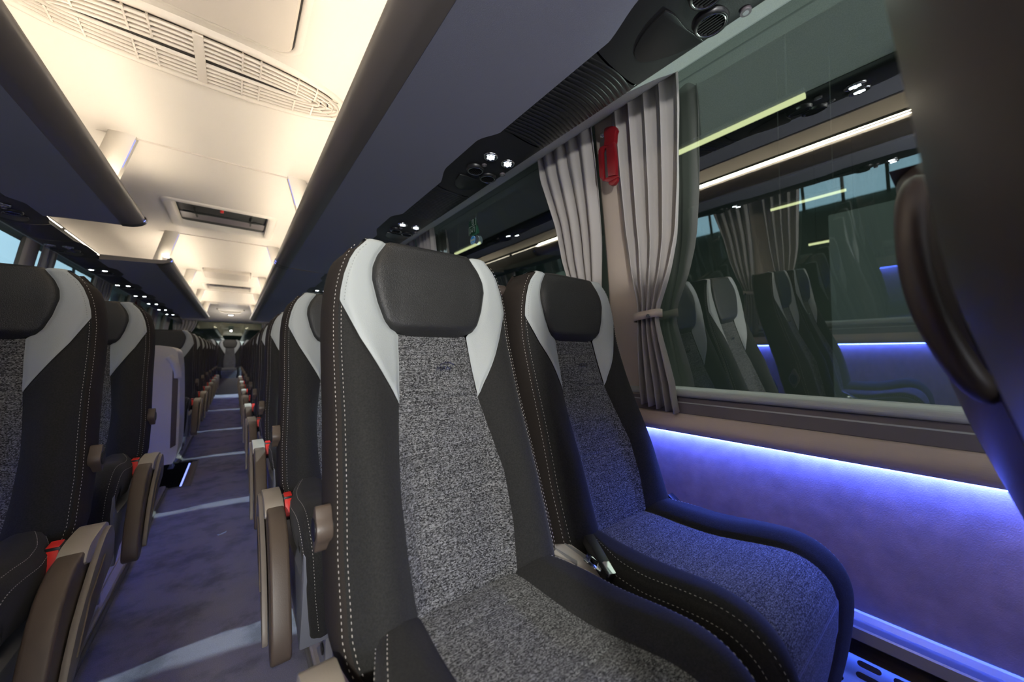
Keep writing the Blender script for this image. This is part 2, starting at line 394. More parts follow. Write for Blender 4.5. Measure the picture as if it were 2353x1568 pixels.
class K: pass
def make_seat(aisle, name='coach_seat'):
    """aisle: +1 the aisle lies on the seat's +x side, -1 on its -x side, 0 a window seat (aisle towards -x), 0.5 window seat (aisle +x), 9 bench"""
    root = empty(name, (0, 0, 0))
    asd = -1 if aisle in (-1, 0) else 1
    # backrest: side bolsters + side panels are the backrest body
    mb = MB()
    lowtop = lambda z: max(Cw(z), Ww(z)) if z > -.0935 else Cw(z)
    for sgn in (-1, 1):
        zs = lin(-.468, -.0935, .008)+lin(-.088, .0955, .006)
        G = []; UV = []
        for z in zs:
            a = lowtop(z); b = Fw(z); a = min(a, b-.0005); row = []; uv = []
            for j in range(15):
                t = .5-.5*math.cos(math.pi*j/14); x = a+(b-a)*t
                e = min(x-a, b-x); d = -.004*(1-ss(0, .008, e))*(1 if b-a > .01 else .5)
                if z < -.44: d -= .02*((-.44-z)/.028)**2
                row.append(front(sgn*x, z, d)); uv.append((x, z))
            G.append(row); UV.append(uv)
        mb.grid(G, UV, flip=(sgn < 0))
    back = mb.build('backrest', M['cloth'], root)
    for sgn in (-1, 1):
        mb = MB(); sweep_side(mb, sgn, SIDE); mb.build('side_panel', M['side'], back)
    # fabric centre panel
    mb = MB(); strip(mb, lin(-.45, .0395, .0035), lambda z: -Cw(z), lambda z: Cw(z), 22, lambda x, z, a, b: 0, seams=(-.002, -.09, -.262))
    mb.build('fabric_panel', M['tweed'], back)
    # headrest pad
    mb = MB()
    def pil(x, z, a, b):
        h = (b-a)/2; k = max(0, 1-abs(x/h)**5)**.5; q = ss(.034, .062, z); return .017*k*q*(1-.25*ss(.17, .223, z))
    strip(mb, lin(.036, .223, .006), lambda z: -Hw(z), lambda z: Hw(z), 26, pil, top=True, groove=.003)
    hd = mb.build('headrest', M['leather'], back); 
    # light grey wings
    for sgn in (-1, 1):
        mb = MB()
        inn = lambda z: Hw(z) if z > .0385 else Cw(z)
        out = lambda z: Fw(z) if z > .0955 else max(Ww(z), Cw(z)+.0003)
        zs = lin(-.0935, .036, .005)+lin(.038, .223, .006)
        if sgn > 0: strip(mb, zs, inn, out, 12, lambda x, z, a, b: .003, top=True, groove=.004)
        else: strip(mb, zs, lambda z: -out(z), lambda z: -inn(z), 12, lambda x, z, a, b: .003, top=True, groove=.004)
        mb.build('wing_panel', M['grey_leather'], back)
    # stitching
    for sgn in (-1, 1):
        mb = MB()
        path = side_path(sgn, -.455, .215)
        # arc-length resample
        acc = 0; last = None
        pts = []
        for z in lin(-.455, .215, .0015):
            x = sgn*Fw(z); q = (x, z)
            if last is not None: acc += math.dist(q, last)
            last = q
            if acc >= .0072: acc = 0; pts.append(q)
        for k in range(1, len(pts)-1):
            (x, z) = pts[k]; a = pts[k-1]; b = pts[k+1]
            T3 = Vector((b[0]-a[0], front(b[0], b[1])[1]-front(a[0], a[1])[1], b[1]-a[1])).normalized()
            n2 = np.array([T3.z, -T3.x])*sgn; n2 = n2/np.linalg.norm(n2)
            y = front(x, z)[1]; yb = ypro(z); back_ = .006; yy = y+(yb-y)*back_/.085+back_
            p = (x+n2[0]*.0072, yy, z+n2[1]*.0072+H)
            quad_dash(mb, p, T3, (n2[0]*.7, -.7, n2[1]*.7))
            if z < .09:
                p = front(x-sgn*.0040, z, -.0010)
                quad_dash(mb, p, T3, (sgn*.25, -1, 0))
        mb.build('stitching', M['thread'], back)
    for sgn in (-1, 1):
        mb = MB()
        for z in lin(.1, .212, .0062):
            x = sgn*(Fw(z)-.0065); quad_dash(mb, front(x, z, .0030), (Fw(z+.005)-Fw(z-.005) if sgn > 0 else -(Fw(z+.005)-Fw(z-.005)), 0, .01), (0, -1, 0), L=.003, w=.0012)
        mb.build('wing_stitching', M['thread_grey'], back)
    # rear shell
    mb = MB(); G = []
    for z in lin(-.478, .226, .02):
        b = Fw(min(z, .223))+.011; row = []
        for j in range(17):
            t = j/8-1; x = b*t
            row.append((x, ypro(z)+.084+.032*(1-abs(t)**4), z+H))
        G.append(row)
    b = .13; zt = .236
    mb.grid(G, flip=True)
    mb.sheet([(-.13, .2295+H), (.13, .2295+H)], 1, [ypro(.22)+.08, ypro(.22)+.116])
    sh = mb.build('back_shell', M['shell'], back)
    # grab handle on the shell's aisle side (loop)
    s = asd; hx = .205*s
    pth = [(hx-.03*s, .085, .178+H), (hx-.002*s, .090, .174+H), (hx+.018*s, .093, .140+H), (hx+.024*s, .090, .08+H), (hx+.022*s, .080, .03+H), (hx+.006*s, .062, -.018+H), (hx-.02*s, .05, -.035+H)]
    pth = [tuple(p) for p in smooth_line(pth, 5)]
    if aisle in (0, .5):
        mb = MB(); mb.tube(pth, .0125, 12, flat=1.3); mb.build('grab_handle', M['shell'], back)
    # emblem
    me = K.emb.copy() if hasattr(K, 'emb') else None
    o = link('emblem', K.emb, M['chrome'], back); z = -.030
    o.location = (.012, front(0, z)[1]-.0028, z+H); o.rotation_euler = (math.radians(90)-math.atan2(front(0, z-.02)[1]-front(0, z+.02)[1], .04)*-1*-1, 0, 0)
    # cushion
    mb = MB()
    sr = lin(0, CT, .009)
    for sgn in (-1, 1):
        lo = (lambda s: Cc(s)) if sgn > 0 else (lambda s: -Co(s)); hi = (lambda s: Co(s)) if sgn > 0 else (lambda s: -Cc(s))
        cstrip(mb, sr, lo, hi, 14)
        # side face
        G = []
        for s_ in sr:
            x = sgn*Co(s_); p = Vector(cpt(x, s_, -.004)); n = cnorm(s_); row = []
            k = 1-.55*ss(.47, CT, s_)
            for o_, dn in ((0, 0), (.004, .003), (.009, .012), (.011, .03), (.010, .06), (.002, .1)):
                row.append((x+sgn*o_, p.y-n[0]*dn*k, p.z-n[1]*dn*k))
            G.append(row)
        mb.grid(G, flip=(sgn > 0))
    cu = mb.build('cushion', M['cloth'], root)
    mb = MB(); cstrip(mb, lin(0, CT, .004), lambda s: -Cc(s), lambda s: Cc(s), 22, seams=(.13, .30))
    mb.build('seat_fabric', M['tweed'], cu)
    for sgn in (-1, 1):
        mb = MB(); acc = 0; last = None
        for s_ in lin(.06, CT-.02, .001):
            x = sgn*Co(s_); p = Vector(cpt(x, s_, -.004)); n = cnorm(s_)
            if last is not None: acc += (p-last).length
            if acc > .0072:
                acc = 0; T3 = p-last
                quad_dash(mb, Vector(cpt(sgn*(Co(s_)-.006), s_, -.0008)), T3, (sgn*.3, n[0], n[1]))
                quad_dash(mb, (x+sgn*.0096, p.y-n[0]*.0135, p.z-n[1]*.0135), T3, (sgn, n[0]*.3, n[1]*.3))
            last = p
        mb.build('cushion_stitching', M['thread'], cu)
    # seat pan
    mb = MB()
    mb.prism([(-.10, -.52+H), (-.10, -.60+H), (-.30, -.64+H), (-.45, -.66+H), (-.512, -.70+H), (-.538, -.60+H), (-.554, -.52+H), (-.556, -.465+H), (-.546, -.45+H), (-.53, -.50+H), (-.50, -.53+H), (-.3, -.535+H)], 0, -.200, .200)
    mb.build('seat_pan', M['pan'], cu, bevel=.006)
    # hinge bracket between back and cushion
    mb = MB(); mb.prism([(-.06, -.42+H), (-.02, -.50+H), (-.10, -.62+H), (-.2, -.6+H), (-.2, -.47+H), (-.13, -.44+H)], 0, -.17, .17)
    mb.build('hinge_bracket', M['shell'], root, bevel=.006)
    # seat belt buckle
    def buckle(x, y, z, tilt, sgn, parent):
        mb = MB(); mb.box((-.013, -.03, -.012), (.013, .03, .012)); b = mb.build('seat_belt_buckle', M['black_plastic'], parent, bevel=.004)
        b.location = (x, y, z+H); b.rotation_euler = (tilt, 0, 0)
        mb = MB(); mb.box((-.0095, -.034, -.009), (.0095, -.012, .0145)); r = mb.build('release_button', M['red'], b, bevel=.003)
        tag(r, 'red release button')
        return b
    if aisle in (-1, 1):
        s = asd
        xb = s*.2045
        mb = MB(); mb.box((xb-.0125, -.300, -.470+H), (xb+.0125, -.262, -.4045+H)); b = mb.build('seat_belt_buckle', M['black_plastic'], root, bevel=.003)
        mb = MB(); mb.prism([(-.2645, -.4015+H), (-.296, -.4035+H), (-.312, -.430+H), (-.318, -.452+H), (-.300, -.462+H), (-.285, -.42+H)], 0, xb-.0095, xb+.0095); tag(mb.build('release_button', M['red'], b, bevel=.0015), 'red release button')
        # armrest, folded down beside the cushion: profile in (y, z)
        mb = MB()
        prof = [(-.19, -.435), (-.21, -.412), (-.33, -.415), (-.395, -.425), (-.46, -.47), (-.535, -.60), (-.553, -.66), (-.545, -.685), (-.515, -.69), (-.47, -.655), (-.40, -.57), (-.25, -.515), (-.2, -.48)]
        prof = [(a, b+H) for a, b in smooth_line(prof+[prof[0]], 3)[:-1]]
        mb.prism(prof, 0, *(sorted((s*.2175, s*.258))))
        ar = mb.build('armrest', M['taupe'], root, bevel=.007, seg=3)
        # pale hub cap + outer side recess
        mb = MB(); mb.prism([(a, b+H) for a, b in smooth_line([(-.165, -.43), (-.19, -.405), (-.30, -.405), (-.335, -.42), (-.335, -.44), (-.25, -.46), (-.18, -.455), (-.165, -.43)], 3)[:-1]], 0, *(sorted((s*.2172, s*.262))))
        mb.build('armrest_top', M['beige'], ar, bevel=.005)
        mb = MB(); mb.prism([(a, b+H) for a, b in smooth_line([(-.17, -.44), (-.2, -.412), (-.28, -.43), (-.42, -.52), (-.50, -.63), (-.50, -.66), (-.42, -.60), (-.27, -.53), (-.18, -.50), (-.17, -.44)], 3)[:-1]], 0, *(sorted((s*.26, s*.272))))
        mb.build('side_cover', M['arm_cover'], ar, bevel=.004)
        mb = MB(); mb.prism([(a, b+H) for a, b in [(-.26, -.455), (-.36, -.50), (-.43, -.575), (-.34, -.545), (-.27, -.50)]], 0, *(sorted((s*.271, s*.2745))))
        mb.build('cover_recess', M['taupe'], ar, bevel=.001)
        # recline knob
        mb = MB(); x0 = s*.2
        ky, kz = -.098, -.268
        mb.tube([(s*.19, ky, kz+H), (s*.214, ky, kz+H)], .020, 20)
        kn = mb.build('recline_knob', M['black_plastic'], back)
        mb = MB()
        lob = []
        for k in range(28):
            a = 2*math.pi*k/28; r = .025+.003*math.cos(4*a); lob.append((ky+r*math.cos(a)*.85, kz+H+r*math.sin(a)*1.25))
        mb.prism(lob, 0, *(sorted((s*.210, s*.233)))); mb.build('knob_grip', M['taupe'], kn, bevel=.003)
        mb = MB(); mb.tube([(s*.233, ky, kz+H), (s*.2345, ky, kz+H)], .017, 20); mb.build('knob_face', M['black_plastic'], kn)
        # pedestal leg and its foot
        mb = MB(); sx = s*.07
        mb.prism([(-.10, -.60+H), (-.30, -.60+H), (-.215, -.70+H), (-.185, -.95+H), (-.19, -1.005+H), (-.19, -1.018+H), (-.115, -1.018+H), (-.115, -1.005+H), (-.13, -.95+H), (-.14, -.72+H)], 0, *(sorted((sx-.010, sx+.012))))
        lg = mb.build('leg', M['steel'], root, bevel=.003)
        mb = MB(); mb.box((sx-.018, -.22, -1.0215+H), (sx+.018, -.085, -1.012+H)); mb.build('foot_plate', M['steel'], lg, bevel=.003)
        mb = MB(); mb.tube([(sx+s*.0125, -.155, -.975+H), (sx+s*.016, -.155, -.975+H)], .017, 20); mb.build('foot_cap', M['black_plastic'], lg)
        mb = MB(); mb.prism([(-.128, -.62+H), (-.145, -.62+H), (-.145, -.98+H), (-.128, -.98+H)], 0, *(sorted((sx-.012, sx+.03)))); mb.build('leg_edge', M['alu'], lg, bevel=.002)
        mb = MB(); mb.box((-.2, -.42, -.62+H), (.2, -.36, -.585+H)); mb.build('cross_beam', M['steel'], root, bevel=.003)
    elif aisle in (0, .5):
        s = -asd     # wall side
        buckle(s*.218, -.20, -.425, math.radians(35), s, root)
        # belt anchor console between the two seats with its metal tongue
        x0 = -s*.222
        mb = MB(); mb.prism([(-.12, -.46+H), (-.13, -.422+H), (-.17, -.408+H), (-.225, -.414+H), (-.265, -.445+H), (-.275, -.50+H), (-.12, -.52+H)], 0, x0-.028, x0+.030)
        co = mb.build('belt_console', M['white_plastic'], root, bevel=.005)
        mb = MB()
        for dx in (-.013, .017): mb.box((x0+dx-.001, -.235, -.449+H), (x0+dx+.001, -.14, -.4065+H))
        mb.build('console_rib', M['grey_plastic'], co)
        b = MB(); b.box((-.011, -.045, -.012), (.011, .045, .012)); bb = b.build('seat_belt_buckle', M['black_plastic'], root, bevel=.004)
        bb.location = (x0-s*-.028, -.255, -.404+H); bb.rotation_euler = (math.radians(22), 0, math.radians(-20))
        b = MB(); b.box((-.008, -.047, .004), (.008, -.02, .014)); b.build('buckle_rim', M['chrome'], bb, bevel=.002)
        # tongue: chrome plate with a square slot
        mb = MB()
        for (a, c) in (((-.014, -.018, 0), (.014, -.009, .003)), ((-.014, .007, 0), (.014, .016, .003)), ((-.014, -.009, 0), (-.008, .007, .003)), ((.008, -.009, 0), (.014, .007, .003))): mb.box(a, c)
        tg = mb.build('belt_tongue', M['chrome'], root, bevel=.0008); tg.location = (x0+.002, -.262, -.402+H); tg.rotation_euler = (math.radians(24), 0, math.radians(25))
        mb = MB(); mb.box((-.2, -.42, -.62+H), (.2, -.36, -.585+H)); mb.build('cross_beam', M['steel'], root, bevel=.003)
        mb = MB(); sx = s*.19
        mb.box((sx-.012, -.46, -.60+H), (sx+.03*s+.012, -.33, -.575+H)); mb.build('wall_bracket', M['steel'], root, bevel=.003)
    elif aisle == 9:
        mb = MB(); mb.box((-.21, -.56, -.95+H), (.21, -.1, -.62+H)); mb.build('seat_base', M['shell'], root, bevel=.004)
    return root

def allkids(o):
    out = []
    for c in CHILD.get(o.name, []): out.append(c)
    return out
CHILD = {}
def index_children():
    CHILD.clear()
    for o in bpy.data.objects:
        if o.parent: CHILD.setdefault(o.parent.name, []).append(o)
def copy_tree(o, parent=None):
    c = o.copy(); C.objects.link(c); c.parent = parent
    for ch in CHILD.get(o.name, []): copy_tree(ch, c)
    return c

# emblem: the three letters under a thin arc
me = letters('MAN', .0135, .0012)
bm = bmesh.new(); bm.from_mesh(me)
for v in bm.verts: v.co.x *= 1.15
arc = []
for k in range(13):
    a = math.pi*(.15+.7*k/12); arc.append((math.cos(a)*.019+.006, math.sin(a)*.011+.003))
vs = [(bm.verts.new((x, y, .0012)), bm.verts.new((x*.97, y-.0013, .0012))) for x, y in arc]
for a, b in zip(vs, vs[1:]): bm.faces.new((a[0], a[1], b[1], b[0]))
bm.to_mesh(me); bm.free(); K.emb = me

ORD = ['', 'first', 'second', 'third', 'fourth', 'fifth', 'sixth', 'seventh', 'eighth', 'ninth', 'tenth', 'eleventh', 'twelfth']
protos = {}
def seat(kind, x, y, z, label, group):
    if kind not in protos:
        o = make_seat(kind); index_children(); protos[kind] = o; o['label'] = label
    else: 
        o = copy_tree(protos[kind])
    o.location = (x, y, -H+z)
    tag(o, label, 'seat', group); return o
RY = .72; LY = .705
for k in range(0, 13):     # right of the aisle; k = 1 is the pair in focus
    y = RY+P*(k-1)
    if k > 11: continue
    if k == 0:
        la = 'very blurred dark brown aisle seat back filling the upper right corner'
        lw = 'blurred dark window seat seen from behind at the right edge of the photo'
    elif k == 1:
        la = 'large sharp aisle seat in the centre foreground with black headrest, grey wings and tweed centre'
        lw = 'foreground window seat lit blue from the side wall, next to the large central aisle seat'
    else:
        la = f'aisle seat right of the aisle, {ORD[k-1]} row behind the large foreground seat'
        lw = f'window seat by the right windows, {ORD[k-1]} row behind the foreground pair'
    seat(-1, .335, y-(.030 if k == 0 else 0), 0, la, 'seats right of the aisle')
    seat(0, .775, y, 0, lw, 'seats right of the aisle')
for k in (-1, 0, 1, 2, 5, 6, 7, 8, 9, 10, 11):
    y = LY+P*k
    if k == -1: la, lw = 'left aisle seat level with the camera, mirrored in the right window', 'left window seat level with the camera, mirrored in the right window'
    elif k == 0: la, lw = 'left aisle seat just beyond the left photo edge, mirrored in the right window', 'left window seat just beyond the left photo edge, mirrored in the right window'
    elif k == 1: la, lw = 'large aisle seat cut by the left edge of the photo', 'window seat beside the wall, beyond the seat cut by the left edge'
    elif k == 2: la, lw = 'left aisle seat directly in front of the grey stairwell cabinet', 'left window seat in front of the stairwell cabinet'
    else: la, lw = f'left aisle seat, {ORD[k-4]} row behind the stairwell cabinet', f'left window seat, {ORD[k-4]} row behind the stairwell cabinet'
    seat(1, -.495, y, 0, la, 'seats left of the aisle')
    seat(.5, -.935, y, 0, lw, 'seats left of the aisle')
bn = ['left window place', 'left inner place', 'middle place at the end of the aisle', 'right inner place', 'right window place']
for i in range(5):
    seat(9, CX+(i-2)*.435, 10.35, .10, f'rear bench seat, {bn[i]}', 'seats of the rear bench')

# ------------------------------------------------------------------ shell of the coach
Y0, Y1 = -2.2, 10.95
def gx(z):    # inner face of the curved side glass, measured on the right
    t = z+.1; return 1.10-.05*t-.065*max(0, t)**2 if t > 0 else 1.10
def side(s): return (lambda x: x) if s > 0 else (lambda x: 2*CX-x)
def right_pillars(): return [.71+1.56*k for k in range(-1, 7)]
def left_pillars(): return [.98+1.56*k for k in range(-1, 7)]

# floor: aisle carpet with the stairwell opening on the left, slightly rising at the rear
def fz(y): return -H + .19*ss(6.2, 9.9, y)
PIT = (-.98, -.262, 3.06, 4.72)
PIT = (-1.2, -.262, 3.86, 4.72)
mb = MB()
ys = sorted(set([Y0, PIT[2], PIT[3], 6.2, 7, 7.7, 8.4, 9.1, 9.9, Y1]))
for a, b in zip(ys, ys[1:]):
    xs = [-.40, -.262, .235]
    for x0, x1 in zip(xs, xs[1:]):
        if x1 <= -.262+1e-6 and PIT[2]-1e-6 <= a < PIT[3]-1e-6: continue
        mb.face([mb.vert((x0, a, fz(a))), mb.vert((x1, a, fz(a))), mb.vert((x1, b, fz(b))), mb.vert((x0, b, fz(b)))], None, False)
struct(mb.build('floor', M['carpet'], weld=True))
for s, x0, x1 in ((1, .235, 1.16), (-1, -1.32, -.40)):   # seat podiums
    mb = MB()
    segs = [(Y0, Y1)] if s > 0 else [(Y0, PIT[2]), (PIT[3], Y1)]
    for a, b in segs:
        mb.face([mb.vert(p) for p in ((x0, a, -1.03), (x1, a, -1.03), (x1, b, -1.03), (x0, b, -1.03))], None, False)
        xe = x0 if s > 0 else x1
        mb.face([mb.vert(p) for p in ((xe, a, -1.06), (xe, b, -1.06), (xe, b, -1.03), (xe, a, -1.03))], None, False)
    struct(mb.build('floor', M['vinyl']))
    # beige floor trim with its groove, and the carpet binding
    mb = MB(); e = x0 if s > 0 else x1; d = 1 if s > 0 else -1
    for a, b in segs:
        mb.prism([(e-.004*d, -1.05), (e-.004*d, -1.026), (e+.002*d, -1.022), (e+.026*d, -1.022), (e+.03*d, -1.026), (e+.034*d, -1.022), (e+.058*d, -1.022), (e+.062*d, -1.03)], 1, a, b)
    struct(mb.build('trim_1', M['beige']))
    mb = MB()
    for a, b in segs: mb.prism([(e-.004*d, -1.051), (e-.016*d, -1.051), (e-.015*d, -1.040), (e-.010*d, -1.035), (e-.004*d, -1.037)], 1, a, b)
    struct(mb.build('trim_2', M['carpet_edge']))
# stairwell: dark walls, two steps, binding and the light line
mb = MB(); x0, x1, ya, yb = PIT; zb = -1.75
for q in (((x1, ya, -H), (x1, yb, -H), (x1, yb, zb), (x1, ya, zb)), ((x0, ya, -H), (x1, ya, -H), (x1, ya, zb), (x0, ya, zb)), ((x0, yb, -H), (x1, yb, -H), (x1, yb, zb), (x0, yb, zb)), ((x0, ya, zb), (x1, ya, zb), (x1, yb, zb), (x0, yb, zb))):
    mb.face([mb.vert(p) for p in q], None, False)
struct(mb.build('floor', M['slot']))
mb = MB(); mb.box((x1-.07, ya+.01, -1.30), (x1-.001, yb-.01, -1.27)); mb.box((-.62, ya+.01, -1.50), (x1-.07, yb-.01, -1.47))
struct(mb.build('trim_3', M['black_plastic']))
mb = MB(); mb.box((-.262, ya-.006, -1.055), (-.25, yb+.02, -1.044)); mb.box((-.40, yb, -1.055), (-.25, yb+.014, -1.044)); mb.box((-.40, ya-.014, -1.055), (-.25, ya, -1.044))
struct(mb.build('trim_2', M['carpet_edge']))
mb = MB(); mb.box((-.300, ya+.01, -1.062), (-.263, yb-.01, -1.052)); struct(mb.build('trim_1', M['taupe']))
tag(rbox('step_light', (-.322, ya+.02, -1.062), (-.312, yb-.04, -1.056), M['violet'], bevel=.001), 'thin blue-white light line along the edge of the stairwell', 'light')
mb = MB(); mb.box((-.325, ya+.008, -1.085), (-.300, yb-.008, -1.063)); struct(mb.build('trim_3', M['black_plastic']))

# side walls, ledges, rails, glass
for s in (1, -1):
    S = side(s); nm = 'right' if s > 0 else 'left'
    def ex(pts, name, m, closed=True, ya=Y0, yb=Y1, kind=True, bev=0):
        mb = MB(); q = [(S(a), b) for a, b in pts]
        if closed: mb.prism(q, 1, ya, yb, smooth=False)
        else: mb.sheet(q, 1, lin(ya, yb, 1.))
        o = mb.build(name, m, bevel=bev, seg=2)
        if kind: struct(o)
        return o
    ex([(1.085, -.238), (1.085, -.56), (1.16, -.56), (1.16, -.238)], 'wall_'+nm, M['wallcloth'])
    # ledge: silver seal, charcoal panel with a bright groove, taupe roll
    ex(smooth_line([(1.10, -.10), (1.085, -.103), (1.07, -.112), (1.067, -.124), (1.075, -.130), (1.10, -.132)], 3), 'trim_4', M['seal'])
    ex([(1.12, -.128), (1.078, -.131), (1.070, -.145), (1.062, -.176), (1.066, -.19), (1.12, -.19)], 'trim_5', M['dark_ledge'])
    ex([(1.0735, -.1435), (1.0690, -.1445), (1.0682, -.1475), (1.0722, -.1485)], 'trim_6', M['seal'])
    ex(smooth_line([(1.12, -.178), (1.058, -.178), (1.044, -.184), (1.030, -.196), (1.024, -.212), (1.030, -.226), (1.046, -.232), (1.12, -.232)], 4), 'trim_7', M['ledge'])
    o = ex([(1.083, -.2325), (1.083, -.2385), (1.062, -.2385), (1.062, -.2325)], 'led_strip', M['blue'], kind=False)
    tag(o, f'blue light strip under the {nm} window ledge', 'light')
    # seat rail on the wall: stepped aluminium extrusion
    ex([(1.12, -.555), (1.080, -.555), (1.076, -.558), (1.067, -.567), (1.056, -.567), (1.052, -.564), (1.031, -.564), (1.028, -.567), (1.028, -.590), (1.034, -.595), (1.12, -.595)], 'trim_8', M['alu'])
    o = ex([(1.033, -.6215), (1.039, -.6215), (1.039, -.6245), (1.033, -.6245)], 'led_strip', M['blue_low' if s < 0 else 'blue_mid'], kind=False)
    tag(o, f'dim blue light strip low under the {nm} wall rail', 'light')
    # ribbed cover and perforated heater panel
    ex([(1.12, -.597), (1.062, -.597), (1.056, -.603), (1.060, -.605), (1.050, -.611), (1.054, -.613), (1.042, -.618), (1.026, -.621), (1.12, -.621)], 'trim_9', M['taupe'])
    # curved glass panes: one window between pillars
    pil = right_pillars() if s > 0 else left_pillars()
    n = 0
    edges = [Y0]+pil+[Y1]
    for a, b in zip(edges, edges[1:]):
        if b-a < .3: continue
        n += 1; mb = MB(); zs = lin(-.12, .87, .05)
        G = [[(S(gx(z)), y, z) for z in zs] for y in (a, b)]
        mb.grid(G, flip=(s < 0)); struct(mb.build(f'window_{n if s > 0 else n+20}', M['glass']))
    # pillars
    for y in pil:
        w = .085
        mb = MB(); zs = lin(-.17, .85, .06)
        for ysd in (0,):
            G = []
            for z in zs:
                x = gx(z); G.append([(S(x), y-w, z), (S(x-.015), y-w+.002, z), (S(x-.022), y-w+.012, z), (S(x-.024), y, z), (S(x-.022), y+w-.012, z), (S(x-.015), y+w-.002, z), (S(x), y+w, z)])
            mb.grid(G, flip=(s > 0))
        struct(mb.build('trim_10', M['pillar']))
        mb = MB(); mb.grid([[(S(gx(z)+dx), y+dy, z) for z in zs] for dx, dy in ((.003, -.06), (.006, -.06), (.03, -.055), (.03, .055), (.006, .06), (.003, .06))]); struct(mb.build('trim_11', M['hall_dark']))
    # felt lining above the windows
    ex(smooth_line([(.768, .672), (.80, .690), (.88, .742), (.94, .776), (.985, .812), (.999, .828)], 3), 'wall_'+nm, M['lining'], closed=False)
    # curtain track under the lining
    ex([(.955, .797), (.975, .800), (.975, .812), (.955, .808)], 'trim_12', M['seal'])
    # closing above
    ex([(.765, .665), (.782, .885), (1.2, .90)], 'wall_'+nm, M['hall_dark'], closed=False)
    ex([(1.16, -.60), (1.16, -1.06)], 'wall_'+nm, M['taupe'], closed=False)

# perforated heater panel beside the right-hand seats (slots cut as real holes)
def slotted(x0, z0, x1, z1, ya, yb, name, m):
    """panel from (x0,z0) to (x1,z1) along y with rows of rounded slots"""
    bm = bmesh.new(); L = math.dist((x0, z0), (x1, z1)); rows = 8; rh = L/rows; pitch = .052; n = int((yb-ya)/pitch)
    def P3(u, v): return (x0+(x1-x0)*v/L, ya+u, z0+(z1-z0)*v/L)
    for r in range(rows):
        off = pitch/2 if (r//2) % 2 else 0
        for c in range(n):
            u0 = c*pitch; v0 = r*rh
            outer = [(u0, v0), (u0+pitch, v0), (u0+pitch, v0+rh), (u0, v0+rh)]
            if r in (3,) : 
                bm.faces.new([bm.verts.new(P3(*p)) for p in outer]); continue
            cx_, cy_ = u0+pitch/2, v0+rh/2; hw, hh = .018, rh*.27
            k = 6; inner = []
            for i in range(k): a = -math.pi/2+math.pi*i/(k-1); inner.append((cx_+hw-hh+hh*math.cos(a), cy_+hh*math.sin(a)))
            for i in range(k): a = math.pi/2+math.pi*i/(k-1); inner.append((cx_-hw+hh+hh*math.cos(a), cy_+hh*math.sin(a)))
            # ring quads: corners order starting bottom right
            oc = [outer[1], outer[2], outer[3], outer[0]]
            iv = [bm.verts.new(P3(*p)) for p in inner]; ov = [bm.verts.new(P3(*p)) for p in oc]
            N = len(iv); m_ = k//2
            def rng(a, b): return [iv[i % N] for i in range(a, b+1)]
            bm.faces.new([ov[0], ov[1]]+rng(0, k-1)[::-1]); bm.faces.new([ov[2], ov[3]]+rng(k, 2*k-1)[::-1])
            bm.faces.new([ov[1], ov[2], iv[k], iv[k-1]]); bm.faces.new([ov[3], ov[0], iv[0], iv[2*k-1]])
    bmesh.ops.remove_doubles(bm, verts=bm.verts, dist=1e-5)
    me = bpy.data.meshes.new(name); bm.to_mesh(me); bm.free(); return link(name, me, m)
o = slotted(1.046, -.634, .915, -.745, -.35, .75, 'heater_panel', M['grey_plastic'])
tag(o, 'perforated grey heater panel with rounded slots under the right wall rail', 'vent')
mb = MB(); mb.box((1.06, -.35, -1.0), (1.09, .75, -.635)); struct(mb.build('trim_13', M['alu']))
mb = MB(); mb.sheet([(.915, -.745), (.91, -1.03)], 1, [-.35, .75]); struct(mb.build('trim_14', M['taupe']))

# ceiling: shallow vault, holes for the two roof hatches
hatches = [(-.335, .175, 3.09, 3.62), (-.335, .175, 6.45, 6.95)]
mb = MB()
prof_out = [(.29, .98), (.36, .978), (.5, .966), (.65, .942), (.78, .905), (.862, .868)]
ys = sorted(set([Y0]+[v for h in hatches for v in h[2:]]+[9.05]))
for s in (1, -1):
    q = [(CX+s*a, b) for a, b in smooth_line(prof_out, 3)]
    mb.sheet(q, 1, ys+[Y1])
for a, b in zip(ys, ys[1:]):
    xs = [CX-.29, -.335, .175, CX+.29]
    for x0, x1 in zip(xs, xs[1:]):
        if x0 == -.335 and any(abs(a-h[2]) < 1e-6 for h in hatches): continue
        mb.face([mb.vert(p) for p in ((x0, a, .98), (x1, a, .98), (x1, b, .98), (x0, b, .98))], None, False)
struct(mb.build('ceiling', M['ceiling'], weld=True))
# rear dome dropping to the rear window, its moulded grip recess
mb = MB(); G = []
for x in lin(CX-.95, CX+.95, .1):
    G.append([(x, y, z) for y, z in smooth_line([(9.05, .981), (9.5, .965), (9.95, .90), (10.3, .80), (10.6, .765), (10.95, .76)], 3)])
mb.grid(G); struct(mb.build('ceiling', M['ceiling']))
mb = MB(); pth = smooth_line([(CX-.22, 9.62, .945), (CX-.19, 9.78, .915), (CX-.12, 9.83, .895), (CX, 9.84, .892), (CX+.12, 9.83, .895), (CX+.19, 9.78, .915), (CX+.22, 9.62, .945)], 4)
mb.tube(pth, .016, 8); struct(mb.build('trim_15', M['ceiling']))
# seams across the ceiling at each bracket frame
for y in (2.30, 3.90, 5.53, 7.10, 8.7):
    mb = MB(); mb.box((CX-.42, y-.005, .974), (CX+.42, y+.004, .985)); struct(mb.build('trim_16', M['ceil_panel'], bevel=.002))

